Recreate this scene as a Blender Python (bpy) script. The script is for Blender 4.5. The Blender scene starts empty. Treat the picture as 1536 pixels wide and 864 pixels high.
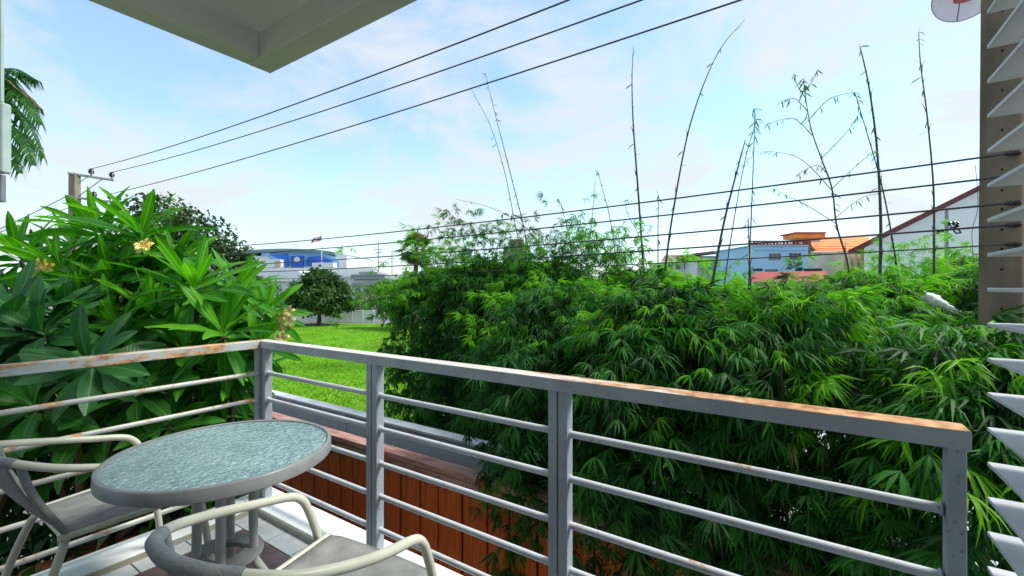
import bpy, math, random
import numpy as np
from mathutils import Vector, Matrix, Euler, Quaternion

random.seed(7)
rng = np.random.default_rng(7)
R = math.radians
S = bpy.context.scene
COL = S.collection

# ------------------------------------------------------------------ camera
EYE = 4.2                       # eye height above the lawn; the balcony is on the upper floor
YAW = R(33.5)                   # the balcony front runs along X, outwards is +Y
FPX = 667.0
cam_d = bpy.data.cameras.new('camera')
cam = bpy.data.objects.new('camera', cam_d)
COL.objects.link(cam)
cam.location = (0, 0, EYE)
cam.rotation_euler = (R(90), 0, YAW)
cam_d.sensor_width = 36
cam_d.lens = FPX / 1536 * 36
cam_d.shift_y = -1.0 / 1536
cam_d.clip_start = 0.05
cam_d.clip_end = 3000
S.camera = cam

# ------------------------------------------------------------------ view + sky + sun
S.view_settings.view_transform = 'Standard'
S.view_settings.look = 'None'
S.view_settings.gamma = 1
S.view_settings.exposure = 1.20
try: S.view_settings.use_curve_mapping = False
except Exception: pass
SUN_EL, SUN_AZ = 52, 40      # azimuth of the sun, degrees, measured in the XY plane from +X
world = bpy.data.worlds.new("World")
S.world = world
world.use_nodes = True
nt = world.node_tree
nt.nodes.clear()
def wn(t, **k):
    n = nt.nodes.new(t)
    for a, b in k.items(): setattr(n, a, b)
    return n
out = wn('ShaderNodeOutputWorld'); bg = wn('ShaderNodeBackground')
sky = wn('ShaderNodeTexSky', sky_type='NISHITA', sun_disc=False)
sky.sun_elevation = R(SUN_EL)
sky.sun_rotation = R(90 - SUN_AZ)
sky.air_density = 1.0; sky.dust_density = 0.5; sky.ozone_density = 1.0
tc = wn('ShaderNodeTexCoord'); mp = wn('ShaderNodeMapping'); mp.inputs['Scale'].default_value = (1.0, 1.0, 2.2)
mp.inputs['Location'].default_value = (0.35, 0.1, 0.0)
nz = wn('ShaderNodeTexNoise'); nz.inputs['Scale'].default_value = 2.6; nz.inputs['Detail'].default_value = 7; nz.inputs['Roughness'].default_value = 0.58
nz.inputs['Distortion'].default_value = 0.4
rp = wn('ShaderNodeValToRGB'); rp.color_ramp.elements[0].position = 0.41; rp.color_ramp.elements[0].color = (0.20, 0.20, 0.20, 1)
rp.color_ramp.elements[1].position = 0.60; rp.color_ramp.elements[1].color = (0.95, 0.95, 0.95, 1)
sep = wn('ShaderNodeSeparateXYZ'); hz = wn('ShaderNodeMapRange'); hz.inputs[1].default_value = 0.0; hz.inputs[2].default_value = 0.42
hz.inputs[3].default_value = 0.66; hz.inputs[4].default_value = 0.0
mx = wn('ShaderNodeMath', operation='MAXIMUM')
mix = wn('ShaderNodeMix', data_type='RGBA')
L = nt.links
L.new(tc.outputs['Generated'], mp.inputs['Vector']); L.new(mp.outputs[0], nz.inputs['Vector']); L.new(nz.outputs[0], rp.inputs[0])
L.new(tc.outputs['Generated'], sep.inputs[0]); L.new(sep.outputs[2], hz.inputs[0])
L.new(rp.outputs[0], mx.inputs[0]); L.new(hz.outputs[0], mx.inputs[1])
L.new(mx.outputs[0], mix.inputs['Factor'])
# clear sky is brightened slightly (thin high haze) before the cloud veil is laid over it
veil = wn('ShaderNodeMix', data_type='RGBA', blend_type='MULTIPLY'); veil.inputs['Factor'].default_value = 1
veil.inputs['B'].default_value = (1.26, 1.50, 1.58, 1)
L.new(sky.outputs[0], veil.inputs['A'])
L.new(veil.outputs['Result'], mix.inputs['A'])
mix.inputs['B'].default_value = (4.1, 4.40, 4.56, 1)
L.new(mix.outputs['Result'], bg.inputs['Color'])
bg.inputs['Strength'].default_value = 0.088
L.new(bg.outputs[0], out.inputs[0])

sun_d = bpy.data.lights.new('sun', 'SUN'); sun_d.energy = 2.0; sun_d.angle = R(18); sun_d.color = (1, .96, .88)
sun = bpy.data.objects.new('sun', sun_d); COL.objects.link(sun)
sd = Vector((math.cos(R(SUN_EL)) * math.cos(R(SUN_AZ)), math.cos(R(SUN_EL)) * math.sin(R(SUN_AZ)), math.sin(R(SUN_EL))))
sun.rotation_euler = sd.to_track_quat('Z', 'Y').to_euler()

# ------------------------------------------------------------------ helpers
C33, S33 = math.cos(YAW), math.sin(YAW)
def cw(xc, yc, z):                    # camera-frame ground coordinates (right, forward) -> world
    return Vector((C33 * xc - S33 * yc, S33 * xc + C33 * yc, z))
def P(px, py, d):                     # a point seen at that pixel of the photograph, d metres ahead
    return cw((px - 768) / FPX * d, d, EYE + (433 - py) / FPX * d)
WL = {}
def tag(o, label=None, cat=None, group=None, kind=None):
    if label: o['label'] = label
    if cat: o['category'] = cat
    if group: o['group'] = group
    if kind: o['kind'] = kind
    return o
def empty(name, loc, label, cat, group=None):
    o = bpy.data.objects.new(name, None); COL.objects.link(o)
    o.empty_display_size = .1
    o.location = loc; WL[o] = Vector(loc)
    return tag(o, label, cat, group)
def link(name, me, parent=None, wloc=(0, 0, 0)):
    o = bpy.data.objects.new(name, me); COL.objects.link(o)
    wloc = Vector(wloc); WL[o] = wloc
    if parent is not None:
        o.parent = parent; o.location = wloc - WL[parent]
    else: o.location = wloc
    return o
class MB:
    def __init__(s): s.v = []; s.f = []; s.m = []
    def add(s, vs, fs, mi=0):
        n = len(s.v); s.v += [tuple(p) for p in vs]; s.f += [tuple(i + n for i in f) for f in fs]; s.m += [mi] * len(fs); return s
    def box(s, c, d, rz=0, mi=0, M=None):
        hx, hy, hz = d[0] / 2, d[1] / 2, d[2] / 2
        vs = [Vector((x, y, z)) for x in (-hx, hx) for y in (-hy, hy) for z in (-hz, hz)]
        Q = M if M is not None else Matrix.Rotation(rz, 3, 'Z')
        c = Vector(c)
        vs = [c + Q @ v for v in vs]
        return s.add(vs, [(0, 1, 3, 2), (4, 6, 7, 5), (0, 4, 5, 1), (2, 3, 7, 6), (0, 2, 6, 4), (1, 5, 7, 3)], mi)
    def hexa(s, b, t, mi=0):           # bottom quad, top quad
        return s.add(list(b) + list(t), [(3, 2, 1, 0), (4, 5, 6, 7), (0, 1, 5, 4), (1, 2, 6, 5), (2, 3, 7, 6), (3, 0, 4, 7)], mi)
    def tube(s, pts, r, n=8, caps=True, mi=0):
        pts = [Vector(p) for p in pts]
        if not hasattr(r, '__len__'): r = [r] * len(pts)
        r = [float(q) for q in r]; rings = []; up = None
        for i, p in enumerate(pts):
            t = (pts[min(i + 1, len(pts) - 1)] - pts[max(i - 1, 0)])
            if t.length < 1e-9: t = Vector((0, 0, 1))
            t.normalize()
            if up is None:
                a = Vector((0, 0, 1)) if abs(t.z) < .9 else Vector((1, 0, 0))
                up = (a - a.dot(t) * t).normalized()
            else:
                up = (up - up.dot(t) * t).normalized()
            w = t.cross(up)
            rings.append([p + r[i] * (math.cos(2 * math.pi * k / n) * up + math.sin(2 * math.pi * k / n) * w) for k in range(n)])
        vs = [q for rg in rings for q in rg]; fs = []
        for i in range(len(rings) - 1):
            for k in range(n):
                a, b = i * n + k, i * n + (k + 1) % n
                fs.append((a, b, b + n, a + n))
        if caps:
            fs.append(tuple(range(n))[::-1]); fs.append(tuple(range((len(rings) - 1) * n, len(rings) * n)))
        return s.add(vs, fs, mi)
    def lathe(s, prof, c, n=32, axis='Z', mi=0, closed=False):   # prof: (r, h)
        c = Vector(c); vs = []; fs = []
        for (r, h) in prof:
            for k in range(n):
                a = 2 * math.pi * k / n
                if axis == 'Z': vs.append(c + Vector((r * math.cos(a), r * math.sin(a), h)))
                elif axis == 'Y': vs.append(c + Vector((r * math.cos(a), h, r * math.sin(a))))
                else: vs.append(c + Vector((h, r * math.cos(a), r * math.sin(a))))
        m = len(prof)
        for i in range(m if closed else m - 1):
            for k in range(n):
                a, b = i * n + k, i * n + (k + 1) % n
                j = ((i + 1) % m) * n
                fs.append((a, b, j + (k + 1) % n, j + k))
        return s.add(vs, fs, mi)
    def build(s, name, mats, parent=None, smooth=False, bevel=0, centre=True, **tg):
        me = bpy.data.meshes.new(name)
        c = Vector((0, 0, 0))
        if centre and s.v:
            a = np.array(s.v); c = Vector(((a.min(0) + a.max(0)) / 2).tolist())
            a = a - np.array(c); vs = a.tolist()
        else: vs = s.v
        me.from_pydata(vs, [], s.f)
        if not isinstance(mats, (list, tuple)): mats = [mats]
        for m in mats: me.materials.append(m)
        if any(s.m): me.polygons.foreach_set('material_index', s.m)
        if smooth: me.polygons.foreach_set('use_smooth', [True] * len(me.polygons))
        me.update()
        o = link(name, me, parent, c)
        if smooth:
            try: me.set_sharp_from_angle(angle=R(50))
            except Exception: pass
        if bevel:
            b = o.modifiers.new('bevel', 'BEVEL'); b.width = bevel; b.segments = 2; b.limit_method = 'ANGLE'
        tag(o, **tg)
        return o
def smooth_path(pts, n=6):
    pts = [Vector(p) for p in pts]; q = [pts[0]] + pts + [pts[-1]]; o = []
    for i in range(1, len(q) - 2):
        for k in range(n):
            t = k / n
            a, b, c, d = q[i - 1], q[i], q[i + 1], q[i + 2]
            o.append(.5 * ((2 * b) + (c - a) * t + (2 * a - 5 * b + 4 * c - d) * t * t + (3 * b - a - 3 * c + d) * t ** 3))
    o.append(pts[-1]); return o

# ------------------------------------------------------------------ materials
def nmat(name):
    m = bpy.data.materials.new(name); m.use_nodes = True
    t = m.node_tree; b = t.nodes['Principled BSDF']
    return m, t, b
def mat(name, col, rough=.6, col2=None, scale=6, bump=0, bscale=None, metal=0, spec=.4, stretch=None, detail=5, lo=.4, hi=.65, coord='Object'):
    m, t, b = nmat(name)
    b.inputs['Roughness'].default_value = rough; b.inputs['Metallic'].default_value = metal
    b.inputs['Specular IOR Level'].default_value = spec
    b.inputs['Base Color'].default_value = (*col, 1)
    tcn = t.nodes.new('ShaderNodeTexCoord'); mpn = t.nodes.new('ShaderNodeMapping')
    if stretch: mpn.inputs['Scale'].default_value = stretch
    if coord == 'World':
        g = t.nodes.new('ShaderNodeNewGeometry'); t.links.new(g.outputs['Position'], mpn.inputs[0])
    else: t.links.new(tcn.outputs['Object'], mpn.inputs[0])
    if col2:
        n = t.nodes.new('ShaderNodeTexNoise'); n.inputs['Scale'].default_value = scale; n.inputs['Detail'].default_value = detail
        r = t.nodes.new('ShaderNodeValToRGB')
        r.color_ramp.elements[0].position = lo; r.color_ramp.elements[1].position = hi
        r.color_ramp.elements[0].color = (*col, 1); r.color_ramp.elements[1].color = (*col2, 1)
        t.links.new(mpn.outputs[0], n.inputs[0]); t.links.new(n.outputs[0], r.inputs[0]); t.links.new(r.outputs[0], b.inputs['Base Color'])
    if bump:
        n2 = t.nodes.new('ShaderNodeTexNoise'); n2.inputs['Scale'].default_value = bscale or scale * 4; n2.inputs['Detail'].default_value = 6
        bp = t.nodes.new('ShaderNodeBump'); bp.inputs['Strength'].default_value = bump; bp.inputs['Distance'].default_value = .01
        t.links.new(mpn.outputs[0], n2.inputs[0]); t.links.new(n2.outputs[0], bp.inputs['Height']); t.links.new(bp.outputs[0], b.inputs['Normal'])
    return m
def leafmat(name, c1, c2, rough=.45, trans=.3, tcol=None, vein=False, scale=3, spec=.4):
    m, t, b = nmat(name)
    oi = t.nodes.new('ShaderNodeObjectInfo'); g = t.nodes.new('ShaderNodeNewGeometry')
    n = t.nodes.new('ShaderNodeTexNoise'); n.inputs['Scale'].default_value = scale; n.inputs['Detail'].default_value = 3
    t.links.new(g.outputs['Position'], n.inputs[0])
    a = t.nodes.new('ShaderNodeMath'); a.operation = 'ADD'
    isl = t.nodes.new('ShaderNodeMath'); isl.operation = 'MULTIPLY_ADD'; isl.inputs[1].default_value = .35; isl.inputs[2].default_value = -.17
    t.links.new(g.outputs['Random Per Island'], isl.inputs[0])
    r2 = t.nodes.new('ShaderNodeMath'); r2.operation = 'MULTIPLY_ADD'; r2.inputs[1].default_value = .35; r2.inputs[2].default_value = -.17
    t.links.new(oi.outputs['Random'], r2.inputs[0])
    t.links.new(n.outputs[0], a.inputs[0]); t.links.new(isl.outputs[0], a.inputs[1])
    a2 = t.nodes.new('ShaderNodeMath'); a2.operation = 'ADD'
    t.links.new(a.outputs[0], a2.inputs[0]); t.links.new(r2.outputs[0], a2.inputs[1])
    r = t.nodes.new('ShaderNodeValToRGB'); r.color_ramp.elements[0].position = .3; r.color_ramp.elements[1].position = .72
    r.color_ramp.elements[0].color = (*c1, 1); r.color_ramp.elements[1].color = (*c2, 1)
    t.links.new(a2.outputs[0], r.inputs[0])
    col = r.outputs[0]
    if vein:
        tcn = t.nodes.new('ShaderNodeTexCoord'); sp = t.nodes.new('ShaderNodeSeparateXYZ'); t.links.new(tcn.outputs['Object'], sp.inputs[0])
        ab = t.nodes.new('ShaderNodeMath'); ab.operation = 'ABSOLUTE'; t.links.new(sp.outputs[0], ab.inputs[0])
        # side veins: stripes along y - 0.5|x|
        q = t.nodes.new('ShaderNodeMath'); q.operation = 'MULTIPLY_ADD'; q.inputs[1].default_value = -.55; t.links.new(ab.outputs[0], q.inputs[0]); t.links.new(sp.outputs[1], q.inputs[2])
        k = t.nodes.new('ShaderNodeMath'); k.operation = 'MULTIPLY'; k.inputs[1].default_value = 125; t.links.new(q.outputs[0], k.inputs[0])
        sn = t.nodes.new('ShaderNodeMath'); sn.operation = 'SINE'; t.links.new(k.outputs[0], sn.inputs[0])
        vr = t.nodes.new('ShaderNodeMapRange'); vr.inputs[1].default_value = .75; vr.inputs[2].default_value = 1; vr.inputs[4].default_value = .12; t.links.new(sn.outputs[0], vr.inputs[0])
        mr = t.nodes.new('ShaderNodeMapRange'); mr.inputs[1].default_value = .006; mr.inputs[2].default_value = .014; mr.inputs[3].default_value = .5; mr.inputs[4].default_value = 0; t.links.new(ab.outputs[0], mr.inputs[0])
        mm = t.nodes.new('ShaderNodeMath'); mm.operation = 'MAXIMUM'; t.links.new(vr.outputs[0], mm.inputs[0]); t.links.new(mr.outputs[0], mm.inputs[1])
        mxn = t.nodes.new('ShaderNodeMix'); mxn.data_type = 'RGBA'; t.links.new(mm.outputs[0], mxn.inputs['Factor']); t.links.new(col, mxn.inputs['A'])
        mxn.inputs['B'].default_value = (c2[0] * 2 + .05, c2[1] * 1.6 + .04, c2[2] * 2 + .02, 1); col = mxn.outputs['Result']
        sn2 = t.nodes.new('ShaderNodeTexNoise'); sn2.inputs['Scale'].default_value = 34; sn2.inputs['Detail'].default_value = 4; t.links.new(g.outputs['Position'], sn2.inputs[0])
        sr = t.nodes.new('ShaderNodeMapRange'); sr.inputs[1].default_value = .66; sr.inputs[2].default_value = .72; sr.inputs[4].default_value = .7; t.links.new(sn2.outputs[0], sr.inputs[0])
        mz = t.nodes.new('ShaderNodeMix'); mz.data_type = 'RGBA'; t.links.new(sr.outputs[0], mz.inputs['Factor']); t.links.new(col, mz.inputs['A']); mz.inputs['B'].default_value = (.20, .17, .04, 1); col = mz.outputs['Result']
        bp = t.nodes.new('ShaderNodeBump'); bp.inputs['Strength'].default_value = .12; bp.inputs['Distance'].default_value = .003
        t.links.new(sn.outputs[0], bp.inputs['Height']); t.links.new(bp.outputs[0], b.inputs['Normal'])
    t.links.new(col, b.inputs['Base Color'])
    b.inputs['Roughness'].default_value = rough; b.inputs['Specular IOR Level'].default_value = spec
    tr = t.nodes.new('ShaderNodeBsdfTranslucent'); ms = t.nodes.new('ShaderNodeMixShader'); ms.inputs[0].default_value = trans
    tm = t.nodes.new('ShaderNodeMix'); tm.data_type = 'RGBA'; tm.blend_type = 'MULTIPLY'; tm.inputs['Factor'].default_value = 1
    tm.inputs['B'].default_value = (*(tcol or (1.6, 1.9, .6)), 1)
    t.links.new(col, tm.inputs['A']); t.links.new(tm.outputs['Result'], tr.inputs[0])
    t.links.new(b.outputs[0], ms.inputs[1]); t.links.new(tr.outputs[0], ms.inputs[2])
    t.links.new(ms.outputs[0], t.nodes['Material Output'].inputs[0])
    return m
def rustmat(name, paint, thr_top=.55, thr_side=.75, near=None, chalk=None, st=(1, 1, 1), sc=9):
    """painted steel, rust where rain stands: on upward faces more than on the sides"""
    m, t, b = nmat(name)
    g = t.nodes.new('ShaderNodeNewGeometry'); sp = t.nodes.new('ShaderNodeSeparateXYZ'); t.links.new(g.outputs['True Normal'], sp.inputs[0])
    n = t.nodes.new('ShaderNodeTexNoise'); n.inputs['Scale'].default_value = sc; n.inputs['Detail'].default_value = 10; n.inputs['Roughness'].default_value = .74
    ms_ = t.nodes.new('ShaderNodeMapping'); ms_.inputs['Scale'].default_value = st; t.links.new(g.outputs['Position'], ms_.inputs[0]); t.links.new(ms_.outputs[0], n.inputs[0])
    up = t.nodes.new('ShaderNodeMapRange'); up.inputs[1].default_value = .3; up.inputs[2].default_value = .95
    up.inputs[3].default_value = thr_side; up.inputs[4].default_value = thr_top; t.links.new(sp.outputs[2], up.inputs[0])
    thr = up.outputs[0]
    if near:                       # the rust grows towards one end of the rail (world x from near[0] to near[1])
        px = t.nodes.new('ShaderNodeSeparateXYZ'); t.links.new(g.outputs['Position'], px.inputs[0])
        mr = t.nodes.new('ShaderNodeMapRange'); mr.inputs[1].default_value = near[0]; mr.inputs[2].default_value = near[1]
        mr.inputs[3].default_value = 0; mr.inputs[4].default_value = near[2]; t.links.new(px.outputs[0], mr.inputs[0])
        fl = t.nodes.new('ShaderNodeMapRange'); fl.inputs[1].default_value = .5; fl.inputs[2].default_value = .9; fl.inputs[3].default_value = .42
        t.links.new(sp.outputs[2], fl.inputs[0])
        mu = t.nodes.new('ShaderNodeMath'); mu.operation = 'MULTIPLY'; t.links.new(mr.outputs[0], mu.inputs[0]); t.links.new(fl.outputs[0], mu.inputs[1])
        sb = t.nodes.new('ShaderNodeMath'); sb.operation = 'SUBTRACT'; t.links.new(thr, sb.inputs[0]); t.links.new(mu.outputs[0], sb.inputs[1]); thr = sb.outputs[0]
    df = t.nodes.new('ShaderNodeMath'); df.operation = 'SUBTRACT'; t.links.new(n.outputs[0], df.inputs[0]); t.links.new(thr, df.inputs[1])
    r = t.nodes.new('ShaderNodeMapRange'); r.inputs[1].default_value = -.02; r.inputs[2].default_value = .05; t.links.new(df.outputs[0], r.inputs[0])
    n2 = t.nodes.new('ShaderNodeTexNoise'); n2.inputs['Scale'].default_value = 30; n2.inputs['Detail'].default_value = 6; t.links.new(g.outputs['Position'], n2.inputs[0])
    rc = t.nodes.new('ShaderNodeValToRGB'); rc.color_ramp.elements[0].position = .35; rc.color_ramp.elements[1].position = .68
    rc.color_ramp.elements[0].color = (.34, .14, .055, 1); rc.color_ramp.elements[1].color = (.70, .42, .20, 1); t.links.new(n2.outputs[0], rc.inputs[0])
    pc = t.nodes.new('ShaderNodeValToRGB'); pc.color_ramp.elements[0].position = .3; pc.color_ramp.elements[1].position = .7
    pc.color_ramp.elements[0].color = (*[c * .72 for c in paint], 1); pc.color_ramp.elements[1].color = (*[min(1, c * 1.12) for c in paint], 1)
    n3 = t.nodes.new('ShaderNodeTexNoise'); n3.inputs['Scale'].default_value = 4; n3.inputs['Detail'].default_value = 8; n3.inputs['Roughness'].default_value = .7
    t.links.new(g.outputs['Position'], n3.inputs[0]); t.links.new(n3.outputs[0], pc.inputs[0])
    pcol = pc.outputs[0]
    if chalk:                      # paint bleached chalky where it faces the sky
        cm = t.nodes.new('ShaderNodeMix'); cm.data_type = 'RGBA'; cf = t.nodes.new('ShaderNodeMapRange'); cf.inputs[1].default_value = .45; cf.inputs[2].default_value = .9; cf.inputs[4].default_value = .85
        t.links.new(sp.outputs[2], cf.inputs[0]); t.links.new(cf.outputs[0], cm.inputs['Factor']); t.links.new(pcol, cm.inputs['A']); cm.inputs['B'].default_value = (*chalk, 1); pcol = cm.outputs['Result']
    # small dark specks
    vo = t.nodes.new('ShaderNodeTexVoronoi'); vo.inputs['Scale'].default_value = 38; t.links.new(g.outputs['Position'], vo.inputs[0])
    vr = t.nodes.new('ShaderNodeMapRange'); vr.inputs[1].default_value = .1; vr.inputs[2].default_value = .22; vr.inputs[3].default_value = .55; vr.inputs[4].default_value = 0
    t.links.new(vo.outputs['Distance'], vr.inputs[0])
    vm = t.nodes.new('ShaderNodeMath'); vm.operation = 'MULTIPLY'; t.links.new(vr.outputs[0], vm.inputs[0])
    gt = t.nodes.new('ShaderNodeMath'); gt.operation = 'GREATER_THAN'; gt.inputs[1].default_value = .53; t.links.new(n.outputs[0], gt.inputs[0]); t.links.new(gt.outputs[0], vm.inputs[1])
    mk = t.nodes.new('ShaderNodeMix'); mk.data_type = 'RGBA'; t.links.new(vm.outputs[0], mk.inputs['Factor']); t.links.new(pcol, mk.inputs['A']); mk.inputs['B'].default_value = (.16, .09, .06, 1)
    mx1 = t.nodes.new('ShaderNodeMix'); mx1.data_type = 'RGBA'; t.links.new(r.outputs[0], mx1.inputs['Factor'])
    t.links.new(mk.outputs['Result'], mx1.inputs['A']); t.links.new(rc.outputs[0], mx1.inputs['B']); t.links.new(mx1.outputs['Result'], b.inputs['Base Color'])
    rr = t.nodes.new('ShaderNodeMapRange'); rr.inputs[3].default_value = .42; rr.inputs[4].default_value = .9; t.links.new(r.outputs[0], rr.inputs[0]); t.links.new(rr.outputs[0], b.inputs['Roughness'])
    bp = t.nodes.new('ShaderNodeBump'); bp.inputs['Strength'].default_value = .35; bp.inputs['Distance'].default_value = .003
    ad = t.nodes.new('ShaderNodeMath'); ad.operation = 'MULTIPLY'; t.links.new(r.outputs[0], ad.inputs[0]); t.links.new(n2.outputs[0], ad.inputs[1])
    t.links.new(ad.outputs[0], bp.inputs['Height']); t.links.new(bp.outputs[0], b.inputs['Normal'])
    return m

M = {}
M['rail'] = rustmat('rail_paint', (.42, .455, .485), .62, .72, near=(-1.2, .3, .34), chalk=(.74, .66, .58), st=(.4, 1.5, 1.5), sc=11)
M['rail_left'] = rustmat('rail_paint_weathered', (.50, .54, .52), .47, .49, chalk=(.70, .66, .56), st=(1.6, .45, 1.6), sc=11)
M['bar'] = rustmat('bar_paint', (.49, .53, .56), .60, .64, chalk=(.62, .64, .66))
M['bar_left'] = rustmat('bar_paint_weathered', (.50, .54, .50), .50, .54, chalk=(.66, .64, .54))
M['post'] = rustmat('post_paint', (.37, .41, .455), .66, .72)
M['white'] = mat('white_paint', (.78, .82, .80), .5, (.62, .67, .64), 7, .12, 60, lo=.45, hi=.8, coord='World')
M['curbside'] = mat('stained_render', (.30, .29, .22), .8, (.42, .41, .33), 5, .3, 40, coord='World')
M['tile_white'] = mat('pale_tile', (.50, .54, .55), .28, (.40, .43, .43), 9, .05, 30, coord='World')
M['tile_purple'] = mat('brown_purple_tile', (.125, .082, .085), .35, (.075, .052, .055), 8, .08, 30, coord='World')
M['grout'] = mat('grout', (.10, .09, .085), .9, (.16, .15, .14), 20, .2)
M['slab'] = mat('slab_concrete', (.42, .43, .40), .85, (.32, .33, .31), 3, .3, 30)
M['ceiling'] = mat('ceiling_paint', (.80, .80, .76), .8, (.74, .76, .70), 2, .1, 40, coord='World')
M['beam'] = mat('beam_paint', (.72, .74, .67), .8, (.64, .68, .60), 2, .1, 40, coord='World')
M['housewall'] = mat('house_wall_paint', (.70, .70, .66), .8, (.64, .64, .60), 2, .1, 30, coord='World')
M['louvre'] = mat('louvre_paint', (.56, .58, .59), .45, (.48, .50, .52), 5, .05, 50, coord='World')
M['cream'] = mat('cream_powder_coat', (.62, .62, .50), .36, (.54, .54, .43), 9, .04, 90)
M['sling'] = None
def sling():
    m, t, b = nmat('grey_sling_fabric')
    b.inputs['Roughness'].default_value = .85
    tcn = t.nodes.new('ShaderNodeTexCoord')
    w1 = t.nodes.new('ShaderNodeTexWave'); w1.inputs['Scale'].default_value = 120; w1.bands_direction = 'X'
    w2 = t.nodes.new('ShaderNodeTexWave'); w2.inputs['Scale'].default_value = 120; w2.bands_direction = 'Y'
    for w in (w1, w2): t.links.new(tcn.outputs['Object'], w.inputs[0]); w.inputs['Distortion'].default_value = .6; w.inputs['Scale'].default_value = 62
    mu = t.nodes.new('ShaderNodeMath'); mu.operation = 'MULTIPLY'; t.links.new(w1.outputs[1], mu.inputs[0]); t.links.new(w2.outputs[1], mu.inputs[1])
    n = t.nodes.new('ShaderNodeTexNoise'); n.inputs['Scale'].default_value = 14; n.inputs['Detail'].default_value = 5; t.links.new(tcn.outputs['Object'], n.inputs[0])
    ad = t.nodes.new('ShaderNodeMath'); ad.operation = 'MULTIPLY_ADD'; ad.inputs[1].default_value = .4; t.links.new(mu.outputs[0], ad.inputs[0]); t.links.new(n.outputs[0], ad.inputs[2])
    r = t.nodes.new('ShaderNodeValToRGB'); r.color_ramp.elements[0].position = .3; r.color_ramp.elements[1].position = 1
    r.color_ramp.elements[0].color = (.155, .155, .15, 1); r.color_ramp.elements[1].color = (.36, .36, .35, 1)
    t.links.new(ad.outputs[0], r.inputs[0]); t.links.new(r.outputs[0], b.inputs['Base Color'])
    bp = t.nodes.new('ShaderNodeBump'); bp.inputs['Strength'].default_value = .4; bp.inputs['Distance'].default_value = .001
    t.links.new(mu.outputs[0], bp.inputs['Height']); t.links.new(bp.outputs[0], b.inputs['Normal'])
    return m
M['sling'] = sling()
M['hem'] = mat('slate_hem_fabric', (.21, .235, .235), .8, (.27, .29, .28), 25, .3, 200)
M['tablemetal'] = mat('grey_powder_coat', (.25, .26, .26), .32, (.21, .22, .22), 12, .03, 80)
M['legmetal'] = mat('pale_grey_powder_coat', (.42, .43, .40), .35, (.36, .37, .34), 12, .03, 80)
def rippled():
    m, t, b = nmat('rippled_glass')
    tcn = t.nodes.new('ShaderNodeTexCoord')
    n = t.nodes.new('ShaderNodeTexNoise'); n.inputs['Scale'].default_value = 48; n.inputs['Detail'].default_value = 4; n.inputs['Distortion'].default_value = 1.2
    t.links.new(tcn.outputs['Object'], n.inputs[0])
    r = t.nodes.new('ShaderNodeValToRGB'); r.color_ramp.elements[0].position = .35; r.color_ramp.elements[1].position = .65
    r.color_ramp.elements[0].color = (.17, .35, .33, 1); r.color_ramp.elements[1].color = (.40, .60, .60, 1)
    nb = t.nodes.new('ShaderNodeTexNoise'); nb.inputs['Scale'].default_value = 7; nb.inputs['Detail'].default_value = 4; t.links.new(tcn.outputs['Object'], nb.inputs[0])
    mb_ = t.nodes.new('ShaderNodeMath'); mb_.operation = 'MULTIPLY_ADD'; mb_.inputs[1].default_value = .55; mb_.inputs[2].default_value = -.27; t.links.new(nb.outputs[0], mb_.inputs[0])
    sm = t.nodes.new('ShaderNodeMath'); sm.operation = 'ADD'; t.links.new(n.outputs[0], sm.inputs[0]); t.links.new(mb_.outputs[0], sm.inputs[1])
    t.links.new(sm.outputs[0], r.inputs[0]); t.links.new(r.outputs[0], b.inputs['Base Color'])
    b.inputs['Roughness'].default_value = .08; b.inputs['Specular IOR Level'].default_value = 1.0
    b.inputs['Transmission Weight'].default_value = .15; b.inputs['IOR'].default_value = 2.0
    b.inputs['Coat Weight'].default_value = 1.0; b.inputs['Coat Roughness'].default_value = .05
    bp = t.nodes.new('ShaderNodeBump'); bp.inputs['Strength'].default_value = 1.0; bp.inputs['Distance'].default_value = .006
    vg = t.nodes.new('ShaderNodeTexVoronoi'); vg.feature = 'SMOOTH_F1'; vg.inputs['Scale'].default_value = 62; vg.inputs['Smoothness'].default_value = .35
    dn = t.nodes.new('ShaderNodeVectorMath'); dn.operation = 'MULTIPLY_ADD'; dn.inputs[1].default_value = (.03, .03, .03); t.links.new(n.outputs[1], dn.inputs[0]); t.links.new(tcn.outputs['Object'], dn.inputs[2]); t.links.new(dn.outputs[0], vg.inputs[0])
    cr = t.nodes.new('ShaderNodeMath'); cr.operation = 'MULTIPLY_ADD'; cr.inputs[1].default_value = .8; t.links.new(vg.outputs['Distance'], cr.inputs[0]); t.links.new(n.outputs[0], cr.inputs[2])
    t.links.new(cr.outputs[0], bp.inputs['Height']); t.links.new(bp.outputs[0], b.inputs['Normal']); t.links.new(bp.outputs[0], b.inputs['Coat Normal'])
    return m
M['glass'] = rippled()
M['redwood'] = mat('red_stained_board', (.74, .145, .025), .55, (.42, .065, .014), 5, .4, 30, stretch=(6, 6, .6), lo=.35, hi=.72)
M['pinkwood'] = mat('faded_pink_timber', (.50, .30, .25), .7, (.34, .14, .10), 5, .4, 40, stretch=(.8, 5, 5))
M['fencedark'] = mat('dark_backing', (.03, .014, .01), .8)
M['wallgrey'] = mat('grey_render', (.60, .66, .70), .8, (.50, .56, .60), 2, .2, 20, coord='World')
M['capwhite'] = mat('whitewash_cap', (.72, .75, .76), .7, (.55, .58, .58), 4, .2, 30, coord='World')
M['terracotta'] = mat('terracotta_tile', (.48, .11, .03), .6, (.30, .07, .025), 5, .3, 30, coord='World')
M['concrete'] = mat('weathered_concrete', (.24, .175, .12), .9, (.12, .09, .065), 3, .5, 30, stretch=(1, 1, .25), coord='World')
M['concrete_side'] = mat('rust_washed_concrete', (.22, .14, .11), .9, (.15, .09, .075), 4, .4, 30, stretch=(1, 1, .3), coord='World')
M['dark'] = mat('black_rubber', (.02, .02, .032), .6)
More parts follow.
